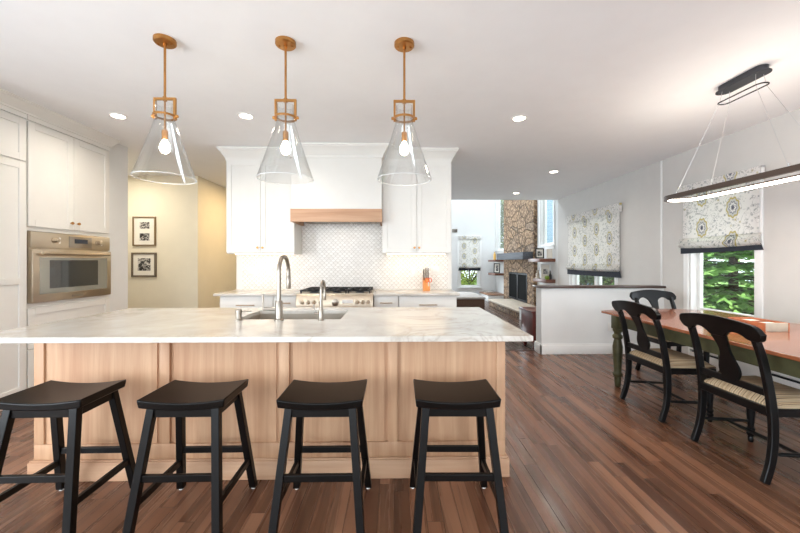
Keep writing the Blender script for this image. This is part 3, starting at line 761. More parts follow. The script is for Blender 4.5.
bm = BM(); lathe(bm, [(.026, 0), (.026, .006), (.019, .010), (.019, .045), (.021, .047), (.021, .07), (.018, .073)], (0, 0, 0), 20); obj('body', bm, M['nickel'], t)
bm = BM(); tube(bm, (.015, 0, .06), (.075, .02, .058), .005); obj('nozzle', bm, M['nickel'], t)

# ------------------------------------------------------------ saddle stools
def make_stool(label, loc, rz=0):
    t = thing('saddle_stool', label, 'stool', loc, rz, 'black saddle stools at the island')
    bm = BM(); hx, hy = .205, .15; nx, ny = 16, 6; top = []; bot = []
    def dip(x): return .648-.018*(1-(x/hx)**2)
    for i in range(nx+1):
        x = -hx+2*hx*i/nx; top.append([bm.verts.new((x, -hy+2*hy*j/ny, dip(x))) for j in range(ny+1)])
        bot.append([bm.verts.new((x*.975, (-hy+2*hy*j/ny)*.96, .648-.018*(1-(x/hx)**2)*.7-.042)) for j in range(ny+1)])
    for i in range(nx):
        for j in range(ny):
            bm.faces.new((top[i][j], top[i+1][j], top[i+1][j+1], top[i][j+1])); bm.faces.new((bot[i][j], bot[i][j+1], bot[i+1][j+1], bot[i+1][j]))
        bm.faces.new((top[i][0], bot[i][0], bot[i+1][0], top[i+1][0])); bm.faces.new((top[i][ny], top[i+1][ny], bot[i+1][ny], bot[i][ny]))
    for j in range(ny):
        bm.faces.new((top[0][j], top[0][j+1], bot[0][j+1], bot[0][j])); bm.faces.new((top[nx][j], bot[nx][j], bot[nx][j+1], top[nx][j+1]))
    obj('seat', bm, M['black'], t, 40, .006)
    tx, ty, fx, fy = .152, .112, .205, .215
    def at(sx, sy, z):
        k = 1-z/.60; return Vector((sx*(tx+(fx-tx)*k), sy*(ty+(fy-ty)*k), z))
    for sx in (-1, 1):
        for sy in (-1, 1):
            bm = BM(); a, b = at(sx, sy, .603), at(sx, sy, .008); q = .0185; vs = []
            for p in (a, b): vs.append([bm.verts.new((p.x+i*q, p.y+j*q, p.z)) for i, j in ((-1, -1), (1, -1), (1, 1), (-1, 1))])
            bm.faces.new(vs[0]); bm.faces.new(vs[1][::-1])
            for i in range(4): bm.faces.new((vs[0][i], vs[0][(i+1) % 4], vs[1][(i+1) % 4], vs[1][i]))
            lg = obj('leg', bm, M['black'], t, 0, .003)
            bm = BM(); cyl(bm, (b.x, b.y, 0), .012, .009, 12); obj('foot_glide', bm, M['plate'], lg, label='white floor glide')
    bm = BM()
    for sy in (-1, 1): bar(bm, at(-1, sy, .578), at(1, sy, .578), .02, .045)
    for sx in (-1, 1): bar(bm, at(sx, -1, .578), at(sx, 1, .578), .02, .045)
    obj('apron', bm, M['black'], t, 0)
    for nm, a, b in (('front_stretcher', at(-1, -1, .29), at(1, -1, .29)), ('rear_stretcher', at(-1, 1, .245), at(1, 1, .245)), ('side_stretcher', at(-1, -1, .175), at(-1, 1, .175)), ('side_stretcher', at(1, -1, .175), at(1, 1, .175))):
        bm = BM(); bar(bm, a, b, .02, .032); obj(nm, bm, M['black'], t, 0, .002)
    return t
st = make_stool('black saddle stool nearest the pantry cabinet', (-1.685, 1.845, 0), R(1))
dup(st, (-1.01, 1.84, 0), R(.5), 'second black saddle stool from the pantry cabinet, between two others')
dup(st, (-.352, 1.83, 0), 0, 'third black saddle stool from the pantry cabinet, between two others')
dup(st, (.308, 1.825, 0), R(-1), 'black saddle stool at the island end toward the dining table')

# ------------------------------------------------------------ pendants over the island
def make_pendant(label, loc):
    t = thing('pendant_lamp', label, 'pendant lamp', loc, 0, 'glass pendants over the island')   # origin at the ceiling
    z = lambda h: h-CZ
    bm = BM(); lathe(bm, [(.066, 0), (.066, -.02), (.06, -.026), (.012, -.028), (.012, -.045), (.0, -.046)], (0, 0, 0), 32); cn = obj('canopy', bm, M['brass'], t)
    for s in (-1, 1):
        bm = BM(); lathe(bm, [(.007, -.026), (.007, -.033), (.0, -.036)], (s*.042, 0, 0), 12); obj('screw', bm, M['brass'], cn)
    bm = BM(); tube(bm, (0, 0, -.04), (0, 0, z(2.36)), .0075); tube(bm, (0, 0, z(2.37)), (0, 0, z(2.345)), .013); obj('rod', bm, M['brass'], t)
    bm = BM(); w = .064
    bar(bm, (-w-.007, 0, z(2.358)), (w+.007, 0, z(2.358)), .016, .014)
    for s in (-1, 1): bar(bm, (s*w, 0, z(2.351)), (s*w, 0, z(2.225)), .014, .016, up=(0, 1, 0))
    obj('yoke', bm, M['brass'], t, 0)
    bm = BM()
    prof = [(.060, -.006), (.069, -.006), (.069, .006), (.060, .006), (.060, -.006)]
    lathe(bm, prof, (0, 0, z(2.245)), 32, cap=False); 
    for s in (-1, 1): lathe(bm, [(.010, 0), (.010, s*.014), (.006, s*.016)], (s*.07, 0, z(2.245)), 12, 'X')
    obj('ring_clamp', bm, M['brass'], t)
    bm = BM(); tube(bm, (0, 0, z(2.35)), (0, 0, z(2.15)), .006); lathe(bm, [(.008, .06), (.018, .055), (.018, 0), (.013, -.006)], (0, 0, z(2.097)), 20); obj('socket', bm, M['brass'], t)
    bm = BM(); lathe(bm, [(.010, .0), (.014, -.01), (.026, -.034), (.031, -.056), (.026, -.076), (.014, -.088), (.001, -.091)], (0, 0, z(2.094)), 24, cap=False); obj('bulb', bm, M['bulb'], t, 60)
    bm = BM(); o = [(.054, 2.325), (.0545, 2.26), (.056, 2.225), (.062, 2.205), (.10, 2.08), (.145, 1.945), (.179, 1.848), (.1815, 1.842)]
    inn = [(r-.003, h) for r, h in reversed(o)]
    lathe(bm, [(r, z(h)) for r, h in o+inn+[o[0]]], (0, 0, 0), 48, cap=False); gs = obj('glass_shade', bm, M['pendantglass'], t, 60)
    bm = BM(); sweep(bm, [(.180*math.cos(2*PI*k/48), .180*math.sin(2*PI*k/48), z(1.842)) for k in range(48)], .0024, 8, closed=True); obj('rim', bm, M['rimglint'], gs)
    return t
p = make_pendant('clear glass cone pendant nearest the oven cabinet', (-1.49, 2.335, CZ-.0005))
dup(p, (-.712, 2.345, CZ-.0005), 0, 'clear glass cone pendant in the middle, over the sink')
dup(p, (.068, 2.345, CZ-.0005), 0, 'clear glass cone pendant nearest the dining table')

# ------------------------------------------------------------ recessed ceiling lights
def make_down(label, loc):
    t = thing('recessed_ceiling_light', label, 'ceiling light', loc, 0, 'recessed ceiling lights')
    bm = BM(); lathe(bm, [(.078, 0), (.078, -.004), (.060, -.008), (.058, 0)], (0, 0, 0), 32, cap=False); obj('trim_ring', bm, M['trim'], t)
    bm = BM(); cyl(bm, (0, 0, -.003), .058, .002, 28); obj('lens', bm, M['lens'], t)
    lamp('downlight_beam', 'AREA', (0, 0, -.012), (0, 0, 0), 7, NEUT, .11, spread=150, parent=t)
    return t
d = make_down('round recessed ceiling light nearest the tall oven cabinet', (-2.73, 3.56, CZ))
dup(d, (-1.467, 3.54, CZ), 0, 'round recessed ceiling light between the two pendants nearest the oven')
dup(d, (1.26, 3.55, CZ), 0, 'round recessed ceiling light nearest the kitchen, right of the pendants')
dup(d, (2.56, 5.65, CZ), 0, 'round recessed ceiling light above the half wall')
dup(d, (2.57, 7.43, CZ), 0, 'round recessed ceiling light nearest the stone fireplace')
lamp('hall_ceiling_lamp', 'AREA', (-2.3, 6.6, CZ-.02), (0, 0, 0), 24, (1, .72, .40), .3)
lamp('hall_ceiling_lamp', 'AREA', (-4.2, 5.25, CZ-.02), (0, 0, 0), 15, (1, .92, .78), .25)

# ------------------------------------------------------------ linear led pendant over the table
LXc, LYc = 2.72, 2.73
t = thing('linear_pendant_lamp', 'long oval LED pendant hanging over the dining table', 'pendant lamp', (LXc, LYc, CZ-.0005))
def stadium(hl, hw, k=12, z=0):
    p = []
    for i in range(k+1): a = -PI/2+PI*i/k-PI/2+PI/2; p.append((hw*math.cos(a-0), hl-hw+hw*math.sin(a)) if a >= 0 else None)
    pts = [(hw*math.cos(PI*i/k), hl-hw+hw*math.sin(PI*i/k)) for i in range(k+1)]+[(hw*math.cos(PI+PI*i/k), -(hl-hw)+hw*math.sin(PI+PI*i/k)) for i in range(k+1)]
    return pts
bm = BM(); prism(bm, stadium(.185, .046), -.04, 0, 'XY'); prism(bm, stadium(.203, .058), -.05, -.04, 'XY'); obj('canopy', bm, M['darkgray'], t)
bm = BM(); sweep(bm, [(x, y, -.135) for x, y in stadium(.185, .042)], .005, 8, closed=True); obj('cable_ring', bm, M['blackmetal'], t)
RZ = 1.878-CZ
def oval_band(o, i, z0, z1):
    bm = BM(); A = stadium(*o, 16); B = stadium(*i, 16)
    v = [[bm.verts.new((x, y, z)) for x, y in P] for P, z in ((A, z0), (A, z1), (B, z1), (B, z0))]; n = len(A)
    for k in range(4):
        a, b = v[k], v[(k+1) % 4]
        for q in range(n): bm.faces.new((a[q], a[(q+1) % n], b[(q+1) % n], b[q]))
    return bm
obj('ring_body', oval_band((.70, .165), (.672, .137), RZ, RZ+.040), M['bronze'], t)
obj('led_diffuser', oval_band((.6715, .1365), (.6695, .1345), RZ+.001, RZ+.026), M['led'], t)
for sx in (-1, 1):
    for sy in (-1, 1):
        bm = BM(); a = (sx*.03, sy*.135, -.05); b = (sx*.041, sy*.145, -.135); c = (sx*.150, sy*.46, RZ+.040)
        tube(bm, a, b, .0016, 6); tube(bm, b, c, .0014, 6); lathe(bm, [(.006, 0), (.006, .02), (.003, .024)], c, 10); obj('cable', bm, M['cable'], t)
lamp('led_pendant_glow', 'AREA', (0, 0, RZ-.02), (0, 0, 0), 14, NEUT, .24, 1.3, parent=t)
lamp('added_ceiling_fill', 'AREA', (0, 0, RZ+.06), (PI, 0, 0), 5, NEUT, .24, 1.3, parent=t)  # upward fill added above the ring to brighten the ceiling

# ------------------------------------------------------------ dining table
TX, TY = 2.89, 2.70; hw, hl = .61, 1.17
t = thing('dining_table', 'long dining table with cherry top and olive green base', 'table', (TX, TY, 0))
bm = BM(); out = []
for i in range(13): x = -hw+2*hw*i/12; out.append((x, hl+.15*(1-(x/hw)**2)))
for i in range(13): x = hw-2*hw*i/12; out.append((x, -hl-.15*(1-(x/hw)**2)))
prism(bm, out, .735, .76, 'XY'); obj('tabletop', bm, M['cherry'], t, 30, .004)
lx, ly = hw-.05, hl-.21
bm = BM()
for s in (-1, 1):
    box(bm, s*lx-.012, s*lx+.012, -ly, ly, .63, .735); box(bm, -lx, lx, s*ly-.012, s*ly+.012, .63, .735)
obj('apron', bm, M['olive'], t, 0, .002)
for sx in (-1, 1):
    for sy in (-1, 1):
        bm = BM(); c = (sx*lx, sy*ly, 0)
        box(bm, c[0]-.043, c[0]+.043, c[1]-.043, c[1]+.043, .60, .734, .003)
        lathe(bm, [(.022, 0), (.028, .01), (.030, .05), (.032, .10), (.044, .115), (.047, .135), (.036, .15), (.034, .17), (.036, .20), (.045, .34), (.047, .42), (.036, .475), (.032, .49), (.046, .505), (.048, .53), (.034, .545), (.034, .56), (.046, .58), (.046, .60)], c, 24)
        obj('leg', bm, M['olive'], t)
# box on the table
t = thing('wooden_box', 'low red-brown wooden box with a pale front on the dining table', 'box', (2.945, 2.83, .7605))
for nm, pr, m in (('side', (-.10, -.088, -.15, .15), 'traywood'), ('side', (.088, .10, -.15, .15), 'traywood'), ('back', (-.088, .088, .138, .15), 'traywood'), ('front', (-.088, .088, -.15, -.138), 'tray_pale')):
    bm = BM(); box(bm, pr[0], pr[1], pr[2], pr[3], .0, .066, .002); obj(nm, bm, M[m], t)
bm = BM(); box(bm, -.088, .088, -.138, .138, 0, .008); obj('bottom', bm, M['traywood'], t, 0)
bm = BM(); box(bm, -.088, .088, -.004, .004, .008, .06); obj('divider', bm, M['traywood'], t, 0)
for i, (yy, lb) in enumerate(((-.07, 'folded white napkin in the near compartment of the wooden box'), (.07, 'folded white napkin in the rear compartment of the wooden box'))):
    bm = BM(); 
    for q in range(4): box(bm, -.07, .07, -.045, .045, q*.012, q*.012+.0105, .004)
    o = tag(obj('napkin', bm, M['paper']), lb, 'napkin'); o.location = (2.945, 2.83+yy, .7687)

# ------------------------------------------------------------ dining chairs (front = local -y)
def make_chair(label, loc, rz):
    t = thing('dining_chair', label, 'chair', loc, rz, 'black dining chairs at the table')
    cb = M['chairblack']
    for s in (-1, 1):
        pts = spline([(s*.245, .218, .004), (s*.243, .178, .13), (s*.240, .160, .28), (s*.237, .165, .43), (s*.233, .185, .58), (s*.229, .222, .75), (s*.226, .262, .86)], 5)
        n = len(pts); sz = [(.030, .046-.014*abs(i/n-.42)) for i in range(n)]
        bm = BM(); sweep(bm, pts, sz, up=(0, 1, 0)); obj('rear_leg', bm, cb, t, 40, .004)
    for s in (-1, 1):
        bm = BM(); c = (s*.235, -.19, 0)
        lathe(bm, [(.013, 0), (.017, .012), (.017, .03), (.014, .04), (.023, .052), (.025, .062), (.017, .074), (.023, .086), (.025, .096), (.017, .108), (.019, .13), (.025, .22), (.028, .33), (.028, .40)], c, 18); lg = obj('front_leg', bm, cb, t)
        bm = BM(); box(bm, c[0]-.028, c[0]+.028, c[1]-.028, c[1]+.028, .36, .435, .003); obj('leg_block', bm, cb, lg)
    bm = BM()
    prism(bm, [(-.262, -.218), (.262, -.218), (.24, .185), (-.24, .185)], .385, .437, 'XY'); obj('seat_frame', bm, cb, t, 20, .004)
    bm = BM(); nx = 12
    def sx(y): return .255-.018*(y+.22)/.4
    rows = []
    for j in range(nx+1):
        y = -.222+.385*j/nx; e = min(1, 6*min(j, nx-j)/nx)
        row = []
        for i in range(nx+1):
            x = -1+2*i/nx; ex = min(1, 6*min(i, nx-i)/nx)
            row.append(bm.verts.new((x*sx(y), y, .448+.050*min(1, (e*ex)**.5))))
        rows.append(row)
    brow = [[bm.verts.new((v.co.x, v.co.y, .437)) for v in row] for row in rows]
    for j in range(nx):
        for i in range(nx):
            bm.faces.new((rows[j][i], rows[j][i+1], rows[j+1][i+1], rows[j+1][i])); bm.faces.new((brow[j][i], brow[j+1][i], brow[j+1][i+1], brow[j][i+1]))
    for i in range(nx):
        bm.faces.new((rows[0][i], brow[0][i], brow[0][i+1], rows[0][i+1])); bm.faces.new((rows[nx][i], rows[nx][i+1], brow[nx][i+1], brow[nx][i]))
        bm.faces.new((rows[i][0], rows[i+1][0], brow[i+1][0], brow[i][0])); bm.faces.new((rows[i][nx], brow[i][nx], brow[i+1][nx], rows[i+1][nx]))
    obj('seat_cushion', bm, M['stripe'], t, 60)
    # top rail: scalloped, bowed in plan
    def yb(x, z): return .262+(z-.86)*.42+.022*(1-(x/.29)**2)
    bm = BM(); cols = []; K = 48
    for i in range(K+1):
        x = -.288+.576*i/K; ax = abs(x)
        top = .920+.034*math.cos(min(1, ax/.288)*PI/2)
        if ax > .245: top = .876+(top-.876)*math.sqrt(max(0, 1-((ax-.245)/.043)**2))
        if ax < .055: bot = .818
        elif ax < .20: bot = .818+.044*math.sin(PI*(ax-.055)/.145)**.6
        else: bot = .828
        if ax > .245: bot = .876-(.876-.828)*math.sqrt(max(0, 1-((ax-.245)/.043)**2))
        q = []
        for z in (top, bot): q += [bm.verts.new((x, yb(x, z)-.012-.007*max(0, abs(x)-.19)/.1, z)), bm.verts.new((x, yb(x, z)+.012+.007*max(0, abs(x)-.19)/.1, z))]
        cols.append(q)
    for a, b in zip(cols, cols[1:]):
        for i, j in ((0, 1), (1, 3), (3, 2), (2, 0)): bm.faces.new((a[i], a[j], b[j], b[i]))
    bm.faces.new([cols[0][i] for i in (0, 1, 3, 2)]); bm.faces.new([cols[-1][i] for i in (0, 2, 3, 1)])
    obj('top_rail', bm, cb, t, 40, .004)
    bm = BM(); rows = []
    prof = [(.528, .040), (.55, .058), (.585, .072), (.62, .068), (.66, .052), (.70, .039), (.735, .036), (.77, .042), (.81, .052), (.85, .058)]
    zs = [p[0] for p in prof]; ws = [p[1] for p in prof]
    fine = spline([(w, 0, z) for z, w in prof], 4)
    def ys(z): f = (z-.53)/(.86-.53); return .182+(yb(0, .86)-.182)*f-.022*math.sin(PI*min(1, max(0, f)))
    for p in fine: rows.append([bm.verts.new((k*p.x, ys(p.z)+e, p.z)) for k, e in ((-1, -.008), (1, -.008), (1, .008), (-1, .008))])
    for a, b in zip(rows, rows[1:]):
        for i in range(4): bm.faces.new((a[i], a[(i+1) % 4], b[(i+1) % 4], b[i]))
    bm.faces.new(rows[0]); bm.faces.new(rows[-1][::-1]); obj('splat', bm, cb, t, 40)
    bm = BM(); bar(bm, (-.236, .175, .522), (.236, .175, .522), .024, .044); obj('cross_rail', bm, cb, t, 0, .004)
    bm = BM()
    def turned(a, b, r0=.008, r1=.013):
        a, b = Vector(a), Vector(b); pts = [a+(b-a)*k/8 for k in range(9)]; sweep(bm, pts, [r0+(r1-r0)*math.sin(PI*k/8) for k in range(9)], 10)
    for s in (-1, 1): turned((s*.243, .17, .17), (s*.235, -.19, .15))
    turned((-.24, -.01, .16), (.24, -.01, .16)); obj('stretcher', bm, cb, t)
    return t
c = make_chair('black dining chair nearest the camera with its striped seat pushed toward the table', (2.385, 2.285, 0), R(90))
dup(c, (2.375, 3.075, 0), R(90), 'black dining chair beside the far olive table leg')
dup(c, (3.17, 4.0, 0), R(4), 'black dining chair at the table end beside the half wall')

# ------------------------------------------------------------ roman shades
def roman(label, axis, d, a0, a1, ztop, zval, zbot, band, skew=0):
    """axis X: hangs on a wall of constant x (d = back plane), spans y a0..a1"""
    t = thing('roman_shade', label, 'window shade', (d, (a0+a1)/2, ztop) if axis == 'X' else ((a0+a1)/2, d, ztop))
    h = (a1-a0)/2; fm = M['fabY'] if axis == 'X' else M['fabX']; sg = -1
    def sheet(outline, y0, y1):    # outline in (along, z), depth toward the room
        bm = BM()
        pts = [(p, z-ztop) for p, z in outline]
        prism(bm, pts, sg*y0, sg*y1, 'YZ' if axis == 'X' else 'XZ'); return bm
    obj('valance', sheet([(-h, zval), (h, zval), (h, ztop), (-h, ztop)], .055, .062), fm, t, 0)
    bm = BM()
    for s in (-1, 1):
        p0, p1 = (s*h-.003, s*h+.003)
        if axis == 'X': box(bm, -.062, -.022, p0, p1, zval-ztop, 0)
        else: box(bm, p0, p1, -.062, -.022, zval-ztop, 0)
    if axis == 'X': box(bm, -.06, -.022, -h, h, -.02, -.002)
    else: box(bm, -h, h, -.06, -.022, -.02, -.002)
    obj('valance_return', bm, fm, t, 0)
    g = h-.045
    obj('panel', sheet([(-g, zbot+.1), (g, zbot+.1), (g, ztop-.03), (-g, ztop-.03)], .03, .034), fm, t, 0)
    # stacked soft folds at the bottom
    def wavy(z0, z1, y, bulge):
        bm = BM(); K = 14; rows = []
        for i in range(K+1):
            q = -h+.012+2*(h-.012)*i/K; sag = .012*math.sin(PI*i/K)
            row = []
            for k in range(7):
                f = k/6; z = z1+(z0-z1)*f-sag*f-ztop; dd = sg*(y+bulge*math.sin(PI*f))
                row.append(bm.verts.new((dd, q, z) if axis == 'X' else (q, dd, z)))
            rows.append(row)
        for a, b in zip(rows, rows[1:]):
            for k in range(6): bm.faces.new((a[k], a[k+1], b[k+1], b[k]))
        bmesh.ops.solidify(bm, geom=bm.faces[:], thickness=.003); return bm
    obj('fold', wavy(zbot+.015, zbot+.125, .038, .022), fm, t, 60)
    obj('fold', wavy(zbot, zbot+.085, .046, .034), fm, t, 60)
    obj('border', sheet([(-h+.0, zbot-band), (h-.01, zbot-band+skew), (h-.01, zbot+.03), (-h+.03, zbot+.02)], .030, .036), M['darkband'], t, 0, label='charcoal bottom border')
    return t
roman('floral roman shade with charcoal border on the window beside the dining table', 'X', RW-.0, 3.575, 4.635, 2.285, 2.145, 1.475, .055, -.02)
roman('wide floral roman shade on the window behind the half wall', 'X', RW-.0, 5.86, 7.70, 2.28, 2.13, 1.13, .105)
roman('narrow floral roman shade on the far family room window', 'Y', 13.25, 2.40, 3.24, 2.26, 2.14, 1.06, .10)

# baseboard heater under the dining window
t = thing('baseboard_heater', 'long white baseboard heater along the wall beneath the dining window', 'heater', (RW-.001, 3.4, 0))
bm = BM(); prism(bm, [(0, .02), (-.02, .02), (-.02, .185), (-.05, .205), (-.05, .225), (0, .225)], -1.05, 1.0, 'YZ') if False else None
bm = BM(); box(bm, -.065, 0, -1.1, 1.05, .195, .215, .003); box(bm, -.012, 0, -1.1, 1.05, .02, .195); obj('top_cover', bm, M['plate'], t)
bm = BM(); box(bm, -.065, -.057, -1.1, 1.05, .03, .165, .002); obj('front_cover', bm, M['plate'], t)
bm = BM(); box(bm, -.05, -.02, -1.08, 1.03, .15, .175)
box(bm, -.055, -.012, -1.09, 1.04, .03, .06); obj('fin_tube', bm, M['blackmetal'], t, 0)
for a, b in ((-1.12, -1.095), (.10, .42), (1.045, 1.07)):
    bm = BM(); box(bm, -.068, 0, a, b, .015, .22, .002); obj('end_cap', bm, M['plate'], t)
# outlet on the half wall
t = thing('power_outlet', 'white power outlet low on the half wall behind the table', 'outlet', (3.05, 4.9545, .38))
bm = BM(); box(bm, -.036, .036, -.006, 0, -.058, .058, .003); obj('cover_plate', bm, M['plate'], t)
for z in (-.02, .02):
    bm = BM(); box(bm, -.014, .014, -.009, -.004, z-.014, z+.014, .002); obj('socket', bm, M['trim'], t)

# ------------------------------------------------------------ hall pictures
def picture(label, x, y, z, w, h, fr, shots, fw=.022, mat=M['paper'], rz=0, tilt=0):
    t = thing('picture_frame', label, 'picture', (x, y, z), rz); t.rotation_euler = (tilt, 0, rz)
    bm = BM()
    for pr in ((-w/2, -w/2+fw, -h/2, h/2), (w/2-fw, w/2, -h/2, h/2), (-w/2+fw, w/2-fw, -h/2, -h/2+fw), (-w/2+fw, w/2-fw, h/2-fw, h/2)): box(bm, pr[0], pr[1], -.026, 0, pr[2], pr[3], .002)
    obj('frame', bm, fr, t)
    bm = BM(); box(bm, -w/2+fw, w/2-fw, -.012, -.004, -h/2+fw, h/2-fw); obj('mat', bm, mat, t, 0)
    for a, b, c2, d2 in shots:
        bm = BM(); box(bm, a, b, -.014, -.012, c2, d2); obj('photograph', bm, M['print'], t, 0)
    return t
HYW = 6.0295
s6 = 6.09/355
picture('upper framed picture of two black and white photographs on the hall wall', -4.182, HYW, 1.3+(261.5-232)*s6, .38, .49, M['goldframe'], [(-.075, .085, .045, .155), (-.075, .085, -.155, -.035)])
picture('lower framed picture with one square black and white photograph on the hall wall', -4.188, HYW, 1.3+(261.5-264.7)*s6, .41, .41, M['framegray'], [(-.10, .11, -.10, .11)], .03)
picture('framed picture mostly hidden behind the hall corner', -4.66, HYW, 1.3+(261.5-265)*s6, .38, .42, M['goldframe'], [(-.08, .08, -.1, .1)])

# ------------------------------------------------------------ family room
CH0, CH1, CX = 9.40, 11.98, 3.72
t = thing('fireplace', 'tall fieldstone fireplace with a gray beam mantel', 'fireplace', (CX, (CH0+CH1)/2, FZ)); cy = t.location.y
F0, F1, fz0, fz1 = 9.84, 11.42, .13, .97
bm = BM(); wall_grid(bm, 'X', 0, RW-CX-.001, CH0-cy, CH1-cy, 0, 5.195-FZ, [(F0-cy, F1-cy, fz0-FZ, fz1-FZ)]); obj('chimney', bm, M['stone'], t, 0)
bm = BM(); box(bm, .04, .075, F0-cy, F1-cy, fz0-FZ, fz1-FZ); obj('firebox', bm, M['soapstone'], t, 0)
for a, b in ((F0+.01, (F0+F1)/2-.004), ((F0+F1)/2+.004, F1-.01)):
    bm = BM(); a -= cy; b -= cy; z0, z1 = fz0-FZ+.01, fz1-FZ-.01
    for pr in ((a, a+.05, z0, z1), (b-.05, b, z0, z1), (a+.05, b-.05, z0, z0+.05), (a+.05, b-.05, z1-.05, z1)): box(bm, -.01, .02, pr[0], pr[1], pr[2], pr[3], .003)
    d = obj('fire_door', bm, M['blackmetal'], t)
    bm = BM(); box(bm, .004, .01, a+.05, b-.05, z0+.05, z1-.05); obj('mesh_screen', bm, M['soapstone'], d, 0)
bm = BM(); box(bm, 3.45-CX, 0, 9.44-cy, 11.88-cy, 1.355-FZ, 1.56-FZ, .008); obj('mantel_beam', bm, M['mantel'], t)
bm = BM(); box(bm, 2.975-CX, 0, 8.40-cy, 11.05-cy, 0, .145, .01); obj('hearth_base', bm, M['stone'], t)
bm = BM(); box(bm, 2.945-CX, 0, 8.385-cy, 11.08-cy, .145, .20, .008); obj('hearth_slab', bm, M['slab'], t)
def bench(label, x0, x1, y0, y1, z, topm):
    t = thing('built_in_bench', label, 'bench', ((x0+x1)/2, (y0+y1)/2, FZ)); hx, hy = (x1-x0)/2, (y1-y0)/2
    bm = BM(); box(bm, -hx+.02, hx, -hy+.01, hy-.01, 0, z-FZ-.035, .003); obj('base', bm, M['trim'], t)
    bm = BM(); box(bm, -hx, hx, -hy, hy, z-FZ-.035, z-FZ, .005); obj('bench_top', bm, topm, t)
bench('low white bench with brown wood top between hearth and far wall', 3.18, RW-.002, 12.0, 13.235, .175, M['benchwood'])
bench('low white bench with brown wood top on the dining side of the hearth', 2.95, RW-.02, 7.0, 8.375, .22, M['benchwood'])
t = thing('ottoman', 'large low brown ottoman with pale gray top in the family room', 'ottoman', (1.95, 9.9, FZ+0))
bm = BM(); box(bm, -.40, .40, -.75, .75, .05, .39, .01); obj('body', bm, M['brownfab'], t)
bm = BM(); box(bm, -.42, .42, -.77, .77, .39, .45, .02, 3); obj('top_cushion', bm, M['graytop'], t)
for sx in (-1, 1):
    for sy in (-1, 1):
        bm = BM(); box(bm, sx*.34-.03, sx*.34+.03, sy*.68-.03, sy*.68+.03, 0, .05); obj('foot', bm, M['blackmetal'], t, 0)
t = thing('serving_tray', 'small white tray with dark rim on the far bench', 'tray', (3.42, 12.75, .1755))
bm = BM(); lathe(bm, [(.16, 0), (.19, .05), (.182, .05), (.155, .008), (.0, .008)], (0, 0, 0), 24); obj('dish', bm, M['plate'], t)
bm = BM(); sweep(bm, [(.187*math.cos(2*PI*k/24), .187*math.sin(2*PI*k/24), .054) for k in range(24)], .007, 8, closed=True); obj('rim', bm, M['blackmetal'], t)
# cherry end table behind the half wall
t = thing('side_table', 'dark cherry side table half hidden behind the half wall', 'side table', (2.445, 5.62, FZ))
bm = BM(); box(bm, -.36, .36, -.28, .28, .585, .615, .006); obj('tabletop', bm, M['cherrydark'], t)
bm = BM(); box(bm, -.33, .33, -.25, .25, .13, .585, .004); obj('cabinet_body', bm, M['cherrydark'], t)
bm = BM(); box(bm, -.26, .26, -.262, -.25, .2, .54, .004); obj('door_panel', bm, M['cherrydark'], t)
for sx in (-1, 1):
    for sy in (-1, 1):
        bm = BM(); lathe(bm, [(.02, 0), (.03, .02), (.036, .045), (.028, .07), (.022, .08), (.036, .10), (.038, .13)], (sx*.28, sy*.2, 0), 16); obj('foot', bm, M['cherrydark'], t)
# floating shelves and what stands on them
def shelf(label, x0, y0, y1, z0, z1):
    bm = BM(); box(bm, x0, RW-.0005, y0, y1, z0, z1, .004); return tag(obj('floating_shelf', bm, M['walnut']), label, 'shelf')
shelf('upper walnut floating shelf under the tall window near the half wall', 3.44, 8.34, 9.05, 1.29, 1.37)
shelf('lower walnut floating shelf near the half wall', 3.58, 8.34, 9.08, .79, .87)
shelf('upper dark wood floating shelf in the far corner beyond the chimney', 3.45, 12.05, 12.95, 1.29, 1.36)
shelf('lower walnut floating shelf in the far corner beyond the chimney', 3.45, 12.05, 12.95, .82, .89)
def standing(label, x, y, z, w, h, fr, shots, rz, mat=M['paper'], fw=.025): return picture(label, x, y, z+h/2+.003, w, h, fr, shots, fw, mat, rz, R(-6))
standing('black framed photo standing on the upper shelf near the half wall', 3.60, 8.72, 1.372, .20, .25, M['black'], [(-.05, .05, -.06, .05)], R(-14))
standing('thin clear-framed white card standing on the upper shelf beside the black frame', 3.72, 8.44, 1.372, .12, .22, M['ceramic'], [], R(-10), fw=.008)
standing('white framed print leaning on the lower shelf near the half wall', 3.70, 8.62, .872, .22, .36, M['plate'], [(-.05, .05, -.06, .06)], R(-14), fw=.02)
standing('black framed photo standing on the lower shelf in the far corner', 3.60, 12.35, .892, .22, .34, M['black'], [(-.03, .05, -.1, .1)], R(-35))
t = thing('apple', 'green apple on the lower shelf near the half wall', 'apple', (3.66, 8.43, .8705))
bm = BM(); lathe(bm, [(.004, .006), (.03, 0), (.052, .025), (.055, .05), (.042, .08), (.018, .088), (.003, .078)], (0, 0, 0), 20, cap=False); obj('flesh', bm, M['apple'], t, 60)
bm = BM(); tube(bm, (0, 0, .078), (.008, 0, .108), .003, 6); obj('stem', bm, M['bark'], t)
bm = BM(); lathe(bm, [(.03, 0), (.036, .03), (.034, .09), (.014, .15), (.012, .2), (.017, .21), (.013, .21), (.01, .2)], (0, 0, 0), 20); o = tag(obj('vase', bm, M['vase'], None, 60), 'slim dark vase behind the green apple', 'vase'); o.location = (3.76, 8.48, .8705)
t = thing('figurine', 'small cream ceramic figurine at the end of the lower shelf nearest the chimney', 'figurine', (3.66, 8.98, .8705))
bm = BM(); lathe(bm, [(.06, 0), (.065, .015), (.04, .04), (.05, .08), (.045, .12), (.02, .15), (.03, .17), (.026, .20), (.004, .215)], (0, 0, 0), 20); obj('body', bm, M['ceramic'], t, 60)
